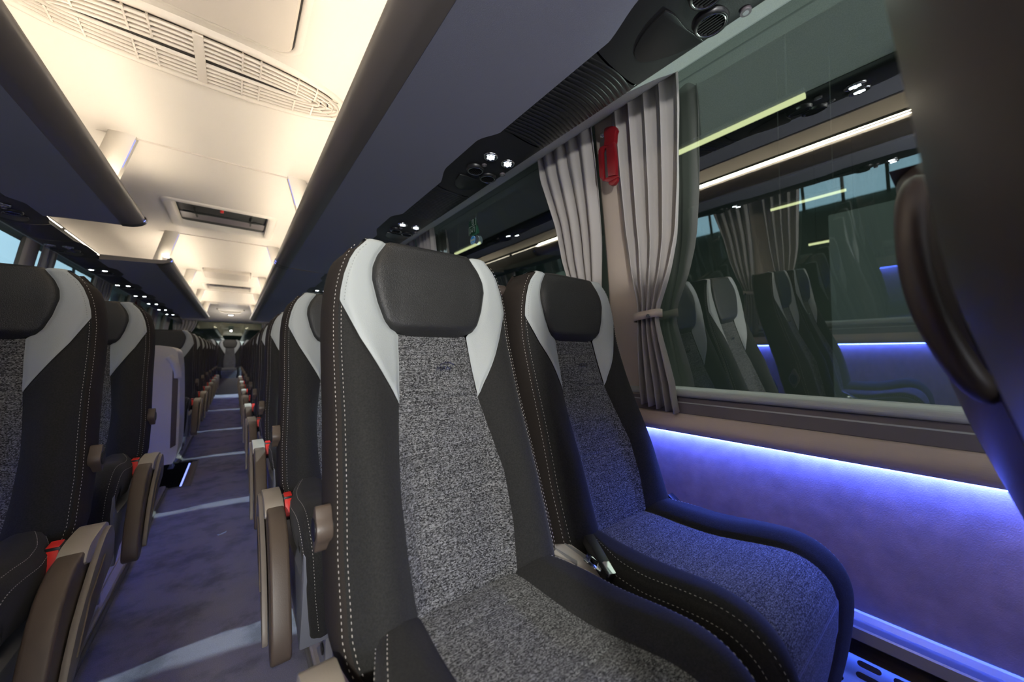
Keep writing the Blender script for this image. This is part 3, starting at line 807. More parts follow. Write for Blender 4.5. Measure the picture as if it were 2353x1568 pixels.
# hatches
for i, (x0, x1, ya, yb) in enumerate(hatches):
    root = empty('roof_hatch', ((x0+x1)/2, (ya+yb)/2, .98))
    w, d = (x1-x0)/2, (yb-ya)/2
    mb = MB()
    def rr(w, d, r, z, n=5):
        out = []
        for cx_, cy_, a0 in ((w-r, d-r, 0), (-w+r, d-r, 90), (-w+r, -d+r, 180), (w-r, -d+r, 270)):
            for k in range(n+1): a = math.radians(a0+90*k/n); out.append((cx_+r*math.cos(a), cy_+r*math.sin(a), z))
        out.append(out[0]); return out
    mb.grid([rr(w+.055, d+.055, .05, 0), rr(w+.05, d+.05, .05, -.008), rr(w+.038, d+.038, .045, -.011), rr(w+.010, d+.010, .035, -.007), rr(w, d, .03, .002), rr(w-.003, d-.003, .03, .04)])
    mb.build('frame', M['ceiling'], root)
    mb = MB(); mb.box((-w, -d, .038), (w, d, .048)); mb.build('lid', M['hall_dark'], root)
    mb = MB(); mb.tube([(-w+.03, -.02, .022), (w-.03, -.02, .022)], .007, 8)
    for sx in (-1, 1):
        mb.tube([(sx*w*.62-.05, .0, .03), (sx*w*.62, -.03, .014), (sx*w*.62+.05, .02, .03)], .005, 8); mb.tube([(sx*w*.62, -.10, .03), (sx*w*.62, .1, .03)], .006, 8)
    mb.build('opening_gear', M['hall_dark'], root)
    mb = MB(); mb.box((-w+.01, .03, .030), (w-.01, .17, .036)); mb.build('glazing_strip', M['dark_ledge'], root)
    if i == 0:
        mb = MB(); mb.tube([(-.01, -d+.085, .036), (-.01, -d+.085, .004)], .010, 12); tag(mb.build('release_knob', M['red'], root), 'red release knob')
    tag(root, 'near roof hatch with dark lid, opening gear and small red knob' if i == 0 else 'far roof hatch, narrow dark opening in the ceiling beyond the closed hatch panel', 'hatch')

# closed hatch panel in between and the big panel at the top of the picture
def ceil_panel(name, x0, x1, ya, yb, label, drop=.02, r=.04):
    root = empty(name, ((x0+x1)/2, (ya+yb)/2, .98)); w, d = (x1-x0)/2, (yb-ya)/2
    def rr(w, d, r, z, n=5):
        out = []
        for cx_, cy_, a0 in ((w-r, d-r, 0), (-w+r, d-r, 90), (-w+r, -d+r, 180), (w-r, -d+r, 270)):
            for k in range(n+1): a = math.radians(a0+90*k/n); out.append((cx_+r*math.cos(a), cy_+r*math.sin(a), z))
        out.append(out[0]); return out
    mb = MB(); mb.grid([rr(w+.03, d+.03, r+.02, 0), rr(w+.022, d+.022, r+.02, -.008), rr(w+.008, d+.008, r, -.004), rr(w+.006, d+.006, r, -.001)])
    mb.build('surround', M['ceiling'], root)
    mb = MB(); mb.grid([rr(w, d, r, -.001), rr(w, d, r, -drop+.004), rr(w-.006, d-.006, r-.004, -drop)]); 
    mb.face([mb.vert(p) for p in rr(w-.006, d-.006, r-.004, -drop)[:-1]][::-1], None, False)
    mb.build('cover', M['ceil_panel'], root)
    mb = MB(); mb.grid([rr(w+.0065, d+.0065, r, -.003), rr(w-.002, d-.002, r, -.003)]); mb.build('gap', M['slot'], root)
    tag(root, label, 'panel'); return root
ceil_panel('ceiling_cover', -.34, .122, .45, 1.325, 'large tan rounded ceiling cover at the top, in front of the oval grille')
o = ceil_panel('ceiling_cover', -.30, .13, 5.27, 5.72, 'closed pale roof cover between the two roof hatches', drop=.045)

# ---- oval air grille
root = empty('air_grille', (-.11, 1.53, .98)); tag(root, 'long oval cream air return grille across the ceiling', 'vent')
def lens(a, b, z, n=72, p=2.3):
    out = []
    for k in range(n+1):
        t = 2*math.pi*k/n; c, s_ = math.cos(t), math.sin(t)
        out.append((a*math.copysign(abs(c)**(2/p), c), b*math.copysign(abs(s_)**(2/p), s_), z))
    return out
mb = MB(); mb.grid([lens(.462, .150, 0), lens(.456, .144, -.012), lens(.445, .134, -.014), lens(.432, .122, -.006), lens(.430, .120, -.001)]); mb.build('rim', M['grille'], root)
mb = MB(); pts = lens(.431, .121, -.0012)[:-1]; mb.face([mb.vert(p) for p in pts][::-1], None, False); mb.build('recess', M['grille_back'], root)
mb = MB(); pts = lens(.30, .0125, -.004, p=2.)[:-1]; mb.face([mb.vert(p) for p in pts][::-1], None, False); mb.build('slot', M['slot'], root)
for i, (a, b) in enumerate(((.415, .104), (.395, .083), (.372, .062), (.348, .041), (.318, .019))):
    wd = .0032 if i < 4 else .0055
    mb = MB(); mb.grid([lens(a+wd, b+wd, -.001), lens(a+wd, b+wd, -.012), lens(a-wd*.3, b-wd*.3, -.013), lens(a-wd, b-wd, -.002)]); mb.build('slat', M['grille'], root)
    # flat dark ring beside the slat, its shadow put into the colour
    mb2 = MB(); mb2.grid([lens(a+wd+.006, b+wd+.006, -.0018), lens(a+wd+.001, b+wd+.001, -.0018)]); mb2.build('gap', M['slot'], root)
for x in (-.33, -.27, -.16, -.11, .11, .16, .27, .33):
    for s_ in (-1, 1):
        b1 = .121*(1-abs(x/.431)**2.3)**(1/2.3)-.002; b0 = .02
        if b1 > b0: mb = MB(); mb.box((x-.0025, min(s_*b0, s_*b1), -.0125), (x+.0025, max(s_*b0, s_*b1), -.002)); mb.build('rib', M['grille'], root)
for sx in (-1, 1):
    for a in (-40, 0, 40):
        c, s_ = math.cos(math.radians(a)), math.sin(math.radians(a)); mb = MB(); mb.tube([(sx*(.32+.02*c), .02*s_*2, -.008), (sx*(.345+.078*c), .075*s_, -.008)], .0028, 6); mb.build('rib', M['grille'], root)
mb = MB(); mb.box((-.013, -.12, -.0135), (.013, .12, -.002)); mb.build('centre_bar', M['grille'], root, bevel=.002)

# ------------------------------------------------------------------ luggage racks
LT, LB = .724, .68
def rack(s, ya, yb, label):
    S = side(s); base = empty('luggage_rack', (S(.45), ya, .66))
    loc = lambda x, y, z: (S(x)-S(.45), y-ya, z-.66)
    mb = MB(); lp = smooth_line([(.246, .732), (.236, .730), (.2305, .723), (.236, .709), (.254, .694), (.280, .683), (.302, LB), (.320, LB-.001)], 3)
    G = [[loc(x, y, z) for x, z in lp] for y in lin(ya, yb, .4)]
    mb.grid(G, flip=(s < 0))
    G = [[loc(x, y, z) for x, z in ((.246, .732), (.250, .731), (.256, .712))] for y in (ya, yb)]
    mb.grid(G, flip=(s > 0))
    mb.build('lip', M['lip'], base)
    mb = MB(); G = [[loc(x, y, z) for x, z in smooth_line([(.318, LB), (.36, LB-.001), (.5, .672), (.612, .662)], 2)] for y in lin(ya, yb, .5)]
    mb.grid(G, flip=(s < 0))
    G = [[loc(x, y, z) for x, z in ((.256, .712), (.32, .70), (.5, .69), (.775, .69))] for y in (ya, yb)]
    mb.grid(G, flip=(s > 0)); mb.build('shelf', M['rack'], base)
    for y in (ya, yb):
        mb = MB(); q = [loc(x, y, z) for x, z in [(.246, .732), (.236, .730), (.2305, .723), (.236, .709), (.254, .694), (.280, .683), (.302, LB), (.5, .672), (.60, .664), (.60, .70), (.35, .705), (.262, .712), (.252, .728)]]
        mb.face([mb.vert(p) for p in q], None, False)
        mb.build('end_cover', M['lip'], base)
    # black end caps with their blue marker lamp, at each lip joint
    for y in [v for v in (ya, yb) if 0 < v < 8.9]:
        mb = MB(); dy = .045 if y == ya else -.045
        cp = [(x-.004 if x < .3 else x, z-(.005 if z < .715 else 0)) for x, z in lp]
        G = [[loc(x, yy, z) for x, z in cp] for yy in sorted((y, y+dy))]
        mb.grid(G, flip=(s < 0)); 
        cap = mb.build('end_cap', M['black_plastic'], base)
        mb = MB(); a = loc(.2365, y+dy*.5, .7135); mb.box((a[0]-.0065, a[1]-.007, a[2]-.007), (a[0]+.0065, a[1]+.007, a[2]+.004)); mb.build('marker_lamp', M['violet'], cap)
    # warm strip light along the inside of the lip
    for xa, za in ((.253, .744), (.286, .760)):
        mb = MB(); a = loc(xa, ya+.04, za); b = loc(xa+.0055, yb-.04, za+.003)
        mb.box(tuple(min(p, q) for p, q in zip(a, b)), tuple(max(p, q) for p, q in zip(a, b))); mb.build('strip_light', M['warm'], base)
    mb = MB()
    for xa, za in ((.760, .838),):
        a = loc(xa, ya+.02, za); b = loc(xa+.005, yb-.02+(.98 if s < 0 and yb < 3 else 0), za+.004)
        mb.box(tuple(min(p, q) for p, q in zip(a, b)), tuple(max(p, q) for p, q in zip(a, b)))
    mb.build('rear_light_line', M['warm_vis'], base)
    mb = MB(); a = loc(.2575, ya+.05, .702); b = loc(.292, yb-.05, .743)
    mb.box(tuple(min(p, q) for p, q in zip(a, b)), tuple(max(p, q) for p, q in zip(a, b))); mb.build('light_housing', M['white_plastic'], base)
    tag(base, label, 'luggage rack', 'overhead luggage racks'); return base
rack(1, Y0, 3.27, 'near right overhead luggage rack with dark slate underside and taupe lip')
rack(1, 3.29, 9.0, 'far right overhead luggage rack, beyond the joint with the small blue lamp')
rack(-1, Y0, 2.72, 'near left overhead luggage rack at the upper left, ending at the gap over the stairs')
rack(-1, 3.72, 9.0, 'far left overhead luggage rack, beginning behind the gap over the stairs')

# ------------------------------------------------------------------ rack brackets
def bracket():
    root = empty('rack_bracket', (0, 0, 0)); mb = MB(); G = []
    for t in lin(0, 1, .1):
        z = .98-.28*t; x = .29+.075*t; w = .042*(1-.05*t); y = 0
        G.append([(x, y-.022, z), (x+.02, y-.034, z), (x+w*2, y-.03, z), (x+w*2, y+.03, z), (x+.02, y+.034, z), (x, y+.022, z), (x, y-.022, z)])
    mb.grid(G); mb.build('post', M['ceiling'], root)
    mb = MB(); G = []
    for t in lin(.06, .55, .08):
        z = .98-.28*t; x = .29+.075*t
        G.append([(x-.0025, -.024, z), (x-.0025, -.018, z)])
    mb.grid(G); mb.build('light_line', M['violet'], root); return root
pb = bracket(); index_children(); first = True
WH = ['nearest', 'second', 'third', 'fourth', 'fifth', 'sixth']
for i, y in enumerate((2.30, 3.90, 5.53, 7.10, 8.7)):
    for s in (-1, 1):
        o = pb if first else copy_tree(pb); first = False
        o.location = (CX, y, 0); o.scale.x = s
        tag(o, f'{WH[i]} cream bracket joining the ceiling to the {"right" if s > 0 else "left"} luggage rack', 'bracket', 'rack brackets along the ceiling')

# ------------------------------------------------------------------ service panels (reading lights, air nozzles) and louvred covers
PP = smooth_line([(.600, .668), (.625, .659), (.67, .653), (.73, .652), (.765, .660), (.775, .672)], 4)
def bodymesh(y0, y1, wave, inset=0):
    mb = MB(); G = []
    for y in lin(y0, y1, .012):
        k = wave(y); G.append([(x-(k*(1-min(1, (x-.6)/.1)) if x < .7 else 0), y, z-inset) for x, z in PP])
    mb.grid(G); return mb
def service_unit(lit=True):
    root = empty('service_panel', (0, 0, 0))
    wv = lambda y: .028*ss(-.13, -.02, y)*(1-ss(.17, .31, y))
    bodymesh(-.13, .31, wv).build('housing', M['satin_black'], root)
    mb = MB()
    for x in (.652, .722):
        mb = MB(); mb.tube([(x, 0, .6545), (x, 0, .6475)], [.024, .0215], 24); rg = mb.build('reading_light', M['black_plastic'], root)
        mb = MB(); n = 24; G = [[(x+r*math.cos(2*math.pi*k/n), r*math.sin(2*math.pi*k/n), z) for k in range(n+1)] for r, z in ((.0235, .651), (.0225, .6465), (.019, .6465), (.018, .650))]
        mb.grid(G); mb.build('ring', M['chrome'], rg)
        mb = MB()
        for k in range(6):
            a = 2*math.pi*k/6; cx_, cy_ = x+.0095*math.cos(a), .0095*math.sin(a); mb.tube([(cx_, cy_, .6473), (cx_, cy_, .6461)], .0036, 10)
        mb.tube([(x, 0, .6473), (x, 0, .6461)], .0036, 10); mb.build('led_cluster', M['spot'] if lit else M['steel'], rg)
    for x, y in ((.655, .100), (.722, .122)):
        n = 28; mb = MB(); G = [[(x+r*math.cos(2*math.pi*k/n), y+r*math.sin(2*math.pi*k/n), z) for k in range(n+1)] for r, z in ((.032, .655), (.030, .6440), (.026, .6430), (.0235, .652))]
        mb.grid(G); nz = mb.build('air_nozzle', M['black_plastic'], root)
        mb = MB(); G = [[(x+r*math.cos(2*math.pi*k/n), y+r*math.sin(2*math.pi*k/n), z) for k in range(n+1)] for r, z in ((.0262, .6432), (.0250, .6422), (.0238, .6432))]
        mb.grid(G); mb.build('ring', M['chrome'], nz)
        mb = MB()
        for k in range(-3, 4):
            h = math.sqrt(.023**2-(k*.0062)**2); mb.box((x+k*.0062-.0008, y-h, .645), (x+k*.0062+.0008, y+h, .652))
        mb.build('vane', M['satin_black'], nz)
        mb = MB(); mb.tube([(x, y, .6535), (x, y, .6525)], .0235, 24); mb.build('duct', M['slot'], nz)
    for x, y, r in ((.665, .058, .0085), (.752, .072, .0095)):
        mb = MB(); mb.tube([(x, y, .655), (x, y, .6485)], r, 18); bt = mb.build('call_button', M['dark_ledge'], root)
        mb = MB(); mb.tube([(x, y, .6485), (x, y, .648)], r*.55, 14); mb.build('button_face', M['steel'], bt)
    # rounded triangular speaker cover
    pts = smooth_line([(.630, .165), (.655, .158), (.70, .158), (.748, .150), (.752, .158), (.74, .20), (.715, .245), (.69, .262), (.66, .25), (.638, .21), (.630, .165)], 4)[:-1]
    mb = MB(); mb.prism(pts, 2, .6535, .6495); mb.build('speaker_cover', M['black_plastic'], root, bevel=.001)
    return root
def louvre(y0, y1):
    root = empty('louvred_cover', (0, 0, 0)); bodymesh(y0, y1, lambda y: 0).build('base_sheet', M['satin_black'], root)
    mb = MB()
    for y in lin(y0+.006, y1-.006, .0135):
        q = [(x, z) for x, z in PP[1:-2]]
        G = [[(x, y+dy+.02*((x-.69)/.08)**2-.01, z-dz) for x, z in q] for dy, dz in ((0, 0), (.0012, .0011), (.0095, .0009), (.0107, 0))]
        mb.grid(G)
    mb.build('louvres', M['black_plastic'], root); return root
su = service_unit(); su2 = service_unit(False); n_un = 0; lv = louvre(.315, P-.135); index_children()
fs = True
for s in (1, -1):
    for k in range(-1, 11):
        y = (.95 if s > 0 else 1.01)-P+P*k
        if s > 0 and k == -1: pass
        dark = s < 0 and k in (3, 4)
        if dark: o = su2 if k == 3 else copy_tree(su2)
        else: o = su if fs else copy_tree(su)
        c = lv if fs else copy_tree(lv); fs = False
        o.location = (0 if s > 0 else 2*CX, y, 0); c.location = (0 if s > 0 else 2*CX, y, 0)
        if s < 0: o.scale.x = -1; c.scale.x = -1
        w = 'right' if s > 0 else 'left'
        which = 'at the top edge of the photo' if (s > 0 and k == 0) else f'number {ORD[k+2]} along the row' 
        r = {-1: 'behind the camera', 0: 'nearest' , 1: 'second', 2: 'third', 3: 'fourth', 4: 'fifth', 5: 'sixth', 6: 'seventh', 7: 'eighth', 8: 'ninth', 9: 'tenth', 10: 'rearmost'}[k]
        tag(o, f'{r} black service panel with {"unlit" if dark else "bright"} reading lights over the {w} seats', 'service panel', f'service panels over the {w} seats')
        tag(c, f'{r} dark louvred cover between service panels over the {w} seats', 'panel', f'louvred covers over the {w} seats')

# ------------------------------------------------------------------ curtains
def curtain(s, yf, yo, seed, label, low=-.155):
    """yf: edge at the pillar, yo: open edge at the top"""
    S = side(s); rnd = random.Random(seed); d = 1 if yo > yf else -1
    W = abs(yo-yf); n = 110; np_ = 4.6; ph = rnd.random()*6
    lo = tab([(-.2, .045), (-.1, .035), (.05, .035), (.115, .040), (.15, .044), (.25, .022), (.4, .006), (.6, 0), (.9, 0)])
    hi = tab([(-.2, .175), (-.1, .155), (.05, .12), (.115, .108), (.15, .118), (.25, .162), (.35, .192), (.5, .212), (.7, W*.97), (.9, W)])
    amp = tab([(-.2, .021), (-.05, .02), (.115, .011), (.2, .014), (.5, .017), (.8, .012), (.84, .010)])
    G = []
    for z in lin(low, .835, .022):
        row = []; a, b = lo(z), hi(z)
        if W < .25: b = min(b, W+.03)
        for j in range(n+1):
            t = j/n; f = 2*math.pi*np_*t+ph
            A = amp(z)*(1+.25*math.sin(3.1*t*5+seed))
            dx = A*(math.sin(f+.35*math.sin(5*z+seed))+.28*math.sin(2*f+1.3+2*z))
            dy = .35*A*math.cos(f)
            zz = z + (.004*math.sin(f) if z < low+.01 else 0) - (.018*t if z < low+.05 else 0)
            row.append((S(gx(z)-.050+dx*.9), yf+d*(a+(b-a)*t)+dy, zz))
        G.append(row)
    mb = MB(); mb.grid(G); o = mb.build('curtain', M['drape'])
    md = o.modifiers.new('thickness', 'SOLIDIFY'); md.thickness = .0014
    tag(o, label, 'curtain', 'window curtains')
    # tieback strap around the gathered cloth
    ya, yb = yf+d*lo(.122), yf+d*hi(.122); xm = gx(.12)-.050
    mb = MB(); hx, hy = .026, abs(yb-ya)/2+.006; yc = (ya+yb)/2; G = []
    for dz in (-.0125, .0125):
        G.append([(S(xm+hx*math.copysign(abs(math.cos(q))**.7, math.cos(q))), yc+hy*math.copysign(abs(math.sin(q))**.7, math.sin(q)), .122+dz-.006*math.sin(q)*d*-1) for q in [2*math.pi*k/32 for k in range(33)]])
    mb.grid(G, flip=(s < 0)); t = mb.build('tieback', M['pillar'], o); md = t.modifiers.new('thickness', 'SOLIDIFY'); md.thickness = .003; md.offset = 1
    mb = MB(); mb.tube([(S(xm-hx-.002), yc+d*hy*.5, .118), (S(xm-hx-.008), yc+d*hy*.5, .118)], .006, 14); mb.build('snap_button', M['chrome'], t)
    return o
RP = right_pillars(); LP = left_pillars()
for i, y in enumerate(RP):
    nm = {0: 'behind the camera', 1: 'beside the foreground window seat'}.get(i, f'at the {ORD[i]} pillar from the front')
    curtain(1, y-.008, y-.245, 3+i, f'right-hand grey curtain {nm}, ' + ('tied back, in front of the large window' if i == 1 else 'camera side of the pillar'))
    curtain(1, y+.065, y+.345, 30+i, f'right-hand grey curtain {nm}, far side of the pillar' + (' behind the headrest' if i == 1 else ''))
for i, y in enumerate(LP):
    nm = {0: 'behind the camera', 1: 'level with the camera seats'}.get(i, f'at the {ORD[i]} pillar from the front')
    if i != 3: curtain(-1, y-.04, y-.29, 60+i, f'left-hand grey curtain {nm}, camera side of the pillar')
    curtain(-1, y+.04, y+.31, 90+i, f'left-hand grey curtain {nm}, far side of the pillar')
for s in (-1, 1):     # rear window curtains
    mb = MB(); G = []
    for z in lin(-.3, .76, .05):
        row = []
        for j in range(61):
            t = j/60; w = .18+.22*ss(.2, .75, z); x = CX+s*(1.0-.0*t-w*t)
            row.append((x, 10.78+.02*math.sin(2*math.pi*7*t), z))
        G.append(row)
    mb.grid(G); tag(mb.build('curtain', M['drape']), f'pinkish grey curtain at the {"right" if s > 0 else "left"} side of the rear window', 'curtain', 'rear window curtains')

# red emergency window handle on the pillar
HPOL = {'hub': [(-0.006, 0.025), (-0.008, 0.039), (-0.02, 0.04), (-0.039, 0.033), (-0.051, 0.025), (-0.055, 0.013), (-0.05, 0.003), (-0.048, -0.024), (-0.038, -0.029), (-0.005, -0.017), (-0.008, -0.002)], 'rail': [(-0.017, -0.028), (-0.038, -0.026), (-0.048, -0.024), (-0.053, -0.075), (-0.054, -0.135), (-0.024, -0.128), (-0.02, -0.077)], 'ring': [(-0.005, -0.014), (0.012, -0.014), (0.018, -0.023), (0.018, -0.044), (0.014, -0.113), (0.002, -0.131), (-0.022, -0.144), (-0.06, -0.142), (-0.056, -0.135), (-0.024, -0.126), (-0.006, -0.128), (-0.003, -0.103), (0.0, -0.035), (-0.005, -0.027), (-0.019, -0.027), (-0.023, -0.022)], 'tab': [(-0.022, -0.142), (-0.054, -0.14), (-0.052, -0.151), (-0.041, -0.159), (-0.029, -0.158), (-0.019, -0.148)], 'pin': [(0.021, 0.038), (0.006, 0.036), (-0.02, 0.026), (-0.031, 0.019)]}
def red_handle(s, y, label):
    S = side(s); z = .70; x = .945; k = s
    root = empty('emergency_handle', (S(x), y, z))
    def sl(a, x0, x1): return sorted((k*x0, k*x1)) + [a]
    mb = MB(); py, pz = HPOL['pin'][2]; mb.tube([(k*.060, py, pz), (k*.008, py, pz)], .016, 22); mb.build('mount', M['white_plastic'], root)
    mb = MB(); a, b = HPOL['pin'][0], HPOL['pin'][1]; mb.tube([(k*.018, a[0], a[1]), (k*.018, b[0], b[1])], .0085, 14); mb.build('pin', M['chrome'], root)
    mb = MB(); mb.prism(HPOL['hub'], 0, *sorted((-k*.006, k*.012))); g = mb.build('grip', M['dark_red'], root, bevel=.003)
    mb = MB(); mb.prism(HPOL['rail'], 0, *sorted((-k*.010, k*.006))); mb.build('grip_plate', M['dark_red'], g, bevel=.0025)
    mb = MB(); mb.prism(HPOL['ring'], 0, *sorted((-k*.004, k*.006))); mb.build('grip_loop', M['dark_red'], g, bevel=.002)
    mb = MB(); mb.prism(HPOL['tab'], 0, *sorted((-k*.002, k*.010))); mb.build('tab', M['dark_red'], g, bevel=.002)
    tag(root, label, 'emergency handle'); return root
red_handle(1, .722, 'red emergency window handle hanging on the right pillar between the curtains')
red_handle(-1, LP[5]+.0, 'small red emergency handle far back on a left pillar')

# exit sign, round sticker and its painted reflection on the second right window
mb = MB(); x = gx(.7)-.004; mb.box((x-.0015, 1.615, .655), (x+.0005, 1.690, .755)); o = mb.build('exit_sign', M['green_sign'])
tag(o, 'small green emergency exit sticker with white pictogram on the second right window', 'sign')
mb = MB()
for a, b in (((1.618, .700), (1.687, .7018)), ((1.618, .700), (1.6198, .755)), ((1.685, .655), (1.6868, .702)), ((1.640, .708), (1.6425, .735)), ((1.640, .733), (1.656, .7355)), ((1.6535, .716), (1.656, .735)), ((1.646, .708), (1.656, .711)), ((1.628, .690), (1.646, .6925)), ((1.628, .664), (1.6305, .692)), ((1.644, .676), (1.6465, .692)), ((1.650, .668), (1.658, .676)), ((1.666, .670), (1.6685, .690)), ((1.672, .662), (1.674, .672))):
    mb.box((x-.0022, a[0], a[1]), (x-.0014, b[0], b[1]))
mb.build('pictogram', M['sign_white'], o)
mb = MB(); mb.tube([(x-.002, 1.648, .622), (x, 1.648, .622)], .0235, 28); o = mb.build('sticker_or_reflection', M['sign_blue']); tag(o, 'round blue sticker with white ring below the green exit sticker', 'sign')
mb = MB(); n = 28; G = [[(x-.0026, 1.648+r*math.cos(2*math.pi*k/n), .622+r*math.sin(2*math.pi*k/n)) for k in range(n+1)] for r in (.0232, .0205)]; mb.grid(G)
mb.box((x-.0026, 1.629, .617), (x-.0022, 1.667, .628)); mb.box((x-.0026, 1.640, .607), (x-.0022, 1.656, .612)); mb.build('print', M['sign_white'], o)
mb = MB(); mb.tube([(x+.004, 1.617, .618), (x+.006, 1.617, .618)], .022, 28); tag(mb.build('sticker_or_reflection', M['sign_reflection']), 'faint grey double reflection of the round blue sticker, modelled as a disc', 'sign')  # grey disc stands in for the sticker's double reflection in the glass

# ------------------------------------------------------------------ stairwell cabinet
root = empty('galley_cabinet', (-.60, 3.50, -H)); tag(root, 'grey-white moulded plastic cabinet with a grip recess beside the stairwell', 'cabinet')
mb = MB()
pr = smooth_line([(-.42, .29), (.20, .27), (.27, .28), (.292, .34), (.30, .5), (.295, .85), (.285, 1.02), (.265, 1.085), (.20, 1.108), (.10, 1.112), (-.42, 1.118)], 3)
mb.prism(pr, 1, 0., .33); mb.build('body', M['white_plastic'], root, bevel=.02, seg=3)
mb = MB(); mb.prism([(.255, .38), (.285, .40), (.287, .86), (.275, .93), (.255, .95)], 1, -.003, .05); mb.build('grip_recess', M['taupe'], root, bevel=.004)
mb = MB(); mb.tube(smooth_line([(.235, -.012, 1.03), (.262, -.022, .99), (.282, -.02, .93), (.286, -.012, .88)], 4), .017, 10, flat=1.3); mb.build('grip', M['white_plastic'], root)
mb = MB(); mb.box((.135, -.003, .30), (.139, 0.002, 1.02))
for z in (.40, .66, .86): mb.box((-.30, -.0012, z), (.15, .002, z+.003))
mb.build('door_gap', M['taupe'], root)
mb = MB(); mb.box((-.3, .02, 1.112), (.12, .32, 1.130)); mb.build('lid', M['white_plastic'], root, bevel=.006)
mb = MB(); mb.box((-.42, .04, .02), (-.18, .30, .30)); mb.build('pedestal', M['taupe'], root, bevel=.01)

# ------------------------------------------------------------------ rear
struct(rbox('wall_rear', (CX-1.2, 10.9, -1.06), (CX+1.2, 10.95, .22), M['dark_ledge'], bevel=.001))
mb = MB(); mb.box((CX-1.1, 10.9, .22), (CX+1.1, 10.905, .77)); struct(mb.build('window_19', M['glass_rear']))
struct(rbox('floor', (CX-1.15, 9.88, -.87), (CX+1.15, 10.9, -.68), M['taupe'], bevel=.004))
struct(rbox('trim_17', (-.4, 9.86, -.688), (.24, 9.885, -.672), M['alu'], bevel=.002))
root = empty('dome_lamp', (CX, 10.05, .868)); mb = MB(); mb.tube([(0, 0, .01), (0, 0, -.006)], [.075, .06], 24); mb.build('rim', M['chrome'], root)
mb = MB(); mb.tube([(0, 0, -.006), (0, 0, -.012)], [.045, .03], 24); mb.build('lens', M['lampglow'], root); l_ = bpy.data.lights.new('dome_lamp_light', 'POINT'); l_.energy = 5; l_.shadow_soft_size = .02; l_.color = (1, .92, .82); lo = bpy.data.objects.new('dome_lamp_light', l_); C.objects.link(lo); lo.location = (CX, 9.75, .62)
tag(root, 'small round ceiling lamp glowing above the rear bench', 'lamp')
mb = MB(); mb.box((CX-.04, 10.86, .60), (CX+.05, 10.864, .68)); tag(mb.build('exit_sign', M['green_sign']), 'tiny green sign on the rear window under the dome lamp', 'sign')

# front bulkhead behind the camera (dashboard height), open windscreen above
struct(rbox('wall_front', (CX-1.2, Y0-.05, -1.06), (CX+1.2, Y0, -.25), M['dark_ledge'], bevel=.001))

# foil scrap on the carpet
mb = MB(); mb.v = [(0, 0, 0), (.022, .004, .002), (.026, .016, .006), (.010, .014, .001), (-.006, .010, .004), (.034, .012, .003), (.040, .022, .008), (.028, .024, .002)]
mb.f = [(0, 1, 3), (0, 3, 4), (1, 2, 3), (1, 5, 2), (5, 6, 7), (5, 7, 2)]; mb.uv = [None]*6; mb.sm = [False]*6
o = mb.build('foil_scrap', M['paper']); o.location = (-.05, 2.70, -1.049); tag(o, 'tiny crumpled foil scrap lying on the aisle carpet', 'litter')

# ------------------------------------------------------------------ the hall outside
def plane(name, pts, m, kind='structure'):
    mb = MB(); mb.face([mb.vert(p) for p in pts], None, False); o = mb.build(name, m); 
    if kind: o['kind'] = kind
    return o
plane('floor', [(-40, -30, -2.6), (40, -30, -2.6), (40, 45, -2.6), (-40, 45, -2.6)], M['hall_floor'])
plane('wall_right', [(17, -30, -2.6), (17, 45, -2.6), (17, 45, 7), (17, -30, 7)], M['hall'])
plane('wall_left', [(-22, -30, -2.6), (-22, 45, -2.6), (-22, 45, 9), (-22, -30, 9)], M['hall'])
plane('wall_rear', [(-22, 30, -2.6), (17, 30, -2.6), (17, 30, 9), (-22, 30, 9)], M['hall'])
plane('ceiling', [(-22, -30, 7), (17, -30, 7), (17, 45, 7), (-22, 45, 7)], M['hall_dark'])
for i, (x, y, w, d) in enumerate(((9.0, 8.5, .55, 1.0), (6.2, .55, .8, 1.1))):
    struct(rbox('trim_18', (x, y-d/2, -2.6), (x+w, y+d/2, 1.85 if i else 2.9), M['hall_light'], bevel=.01))  # near column stops short, its unlit top left out of the shape
for x, y0, L_, r, lb in ((6.1, 1.28, 2.0, .042, 'nearest yellowish hall tube light high in the large right window'), (10.35, 1.53, 1.37, .032, 'middle thin hall tube light in the large right window'),
                         (14.65, 1.8, 1.3, .036, 'lowest and farthest thin hall tube light in the large right window'), (6.1, 9.5, 1.6, .042, 'hall tube light seen through the second right window, by the far curtain')):
    root = empty('tube_lamp', (x, y0, 3.55)); mb = MB(); mb.tube([(0, 0, 0), (0, L_, 0)], r, 8); mb.build('tube', M['tube'], root)
    mb = MB(); mb.box((-.06, 0, .05), (.06, L_, .09)); mb.build('fitting', M['hall_dark'], root)
    for q in (.2, L_-.2):
        mb = MB(); mb.box((-.008, q, .09), (.008, q+.012, 3.45)); mb.build('hanger', M['hall_dark'], root)
    tag(root, lb, 'light')
# daylight glazing of the hall on the left: panes between mullions
for i in range(14):
    y = -4+i*1.5
    root = empty('hall_window', (-21.9, y, 2.6)); mb = MB(); mb.box((0, .06, 0), (.03, 1.44, 2.6)); mb.build('pane', M['sky'], root)
    mb = MB(); mb.box((0, -.06, -.1), (.1, .06, 2.7)); mb.build('mullion', M['hall_dark'], root); tag(root, 'pale blue daylight pane of the hall, seen left', 'window', 'hall windows on the left')
for i in range(6):
    x = -14+i*1.4
    root = empty('hall_window', (x, 29.9, 2.0)); mb = MB(); mb.box((.05, -.03, 0), (1.35, 0, 6.)); mb.build('pane', M['sky'], root)
    mb = MB(); mb.box((-.05, -.1, -.1), (.05, 0, 6.1)); mb.build('mullion', M['hall_dark'], root); tag(root, 'pale blue daylight pane seen through the far left window', 'window', 'hall windows beyond the rear left')

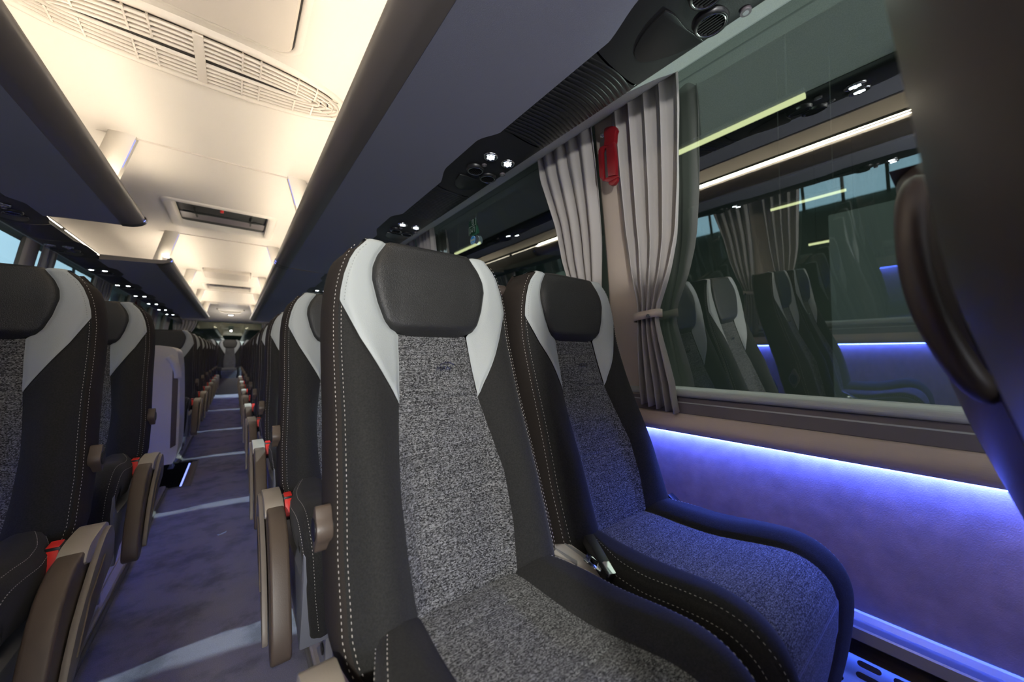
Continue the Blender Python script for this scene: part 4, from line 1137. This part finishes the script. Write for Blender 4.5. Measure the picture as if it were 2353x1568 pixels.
# ------------------------------------------------------------------ lights
def area(name, loc, target, size, sizey, energy, col):
    l = bpy.data.lights.new(name, 'AREA'); l.shape = 'RECTANGLE'; l.size = size; l.size_y = sizey; l.energy = energy; l.color = col
    o = bpy.data.objects.new(name, l); C.objects.link(o); o.location = loc
    o.rotation_euler = (Vector(target)-Vector(loc)).to_track_quat('-Z', 'Y').to_euler(); return o
area('windscreen_daylight', (-.2, -2.1, .1), (.1, 1.5, .1), 1.9, 1.2, 34, (.96, .98, 1))
area('unseen_key_light', (-.35, -.75, .22), (.5, .9, -.1), .07, .07, 20, (1, .99, .95))  # unseen key light behind the camera, inferred from the seat and curtain shadows
area('hall_lamps_right', (7, 2, 6.9), (7, 2, 0), 6, 14, 500, (.9, 1, .85))
area('hall_lamps_left', (-9, 2, 6.9), (-9, 2, 0), 6, 14, 700, (.9, 1, .92))
def spot(name, loc, target, energy, ang, col):
    l = bpy.data.lights.new(name, 'SPOT'); l.energy = energy; l.spot_size = math.radians(ang); l.spot_blend = .3; l.shadow_soft_size = .05; l.color = col
    o = bpy.data.objects.new(name, l); C.objects.link(o); o.location = loc
    o.rotation_euler = (Vector(target)-Vector(loc)).to_track_quat('-Z', 'Y').to_euler(); return o
spot('added_lining_spot', (2.4, .1, -.9), (.955, .34, .81), 170, 19, (.85, 1, .9))  # unseen narrow spot added outside the glass to brighten lining and curtain edge
for i in range(1, 7):
    y = -.1+1.56*i
    spot('floor_band_spot', (3.4, y, 3.3), (-.05, y+1.7, -1.05), 2600, 38, (.72, .86, 1))  # unseen spots added to throw light bands across the aisle carpet
w = bpy.data.worlds.new('World'); bpy.context.scene.world = w; w.use_nodes = True
w.node_tree.nodes['Background'].inputs['Color'].default_value = (.55, .7, .85, 1); w.node_tree.nodes['Background'].inputs['Strength'].default_value = .02

# ------------------------------------------------------------------ camera
cam = bpy.data.cameras.new('camera'); cam.lens = 818/2353*36; cam.sensor_width = 36; cam.clip_start = .02; cam.clip_end = 200
co = bpy.data.objects.new('camera', cam); C.objects.link(co); co.location = (0, 0, 0)
co.rotation_euler = (math.radians(90+2.11), 0, math.radians(-37.94))
cam.dof.use_dof = True; cam.dof.focus_distance = .95; cam.dof.aperture_fstop = 2.8
sc = bpy.context.scene; sc.camera = co
for o in bpy.data.objects:
    if o.parent is None: o.location.z += H
sc.view_settings.view_transform = 'Standard'; sc.view_settings.look = 'None'; sc.view_settings.gamma = 1; sc.view_settings.exposure = 0
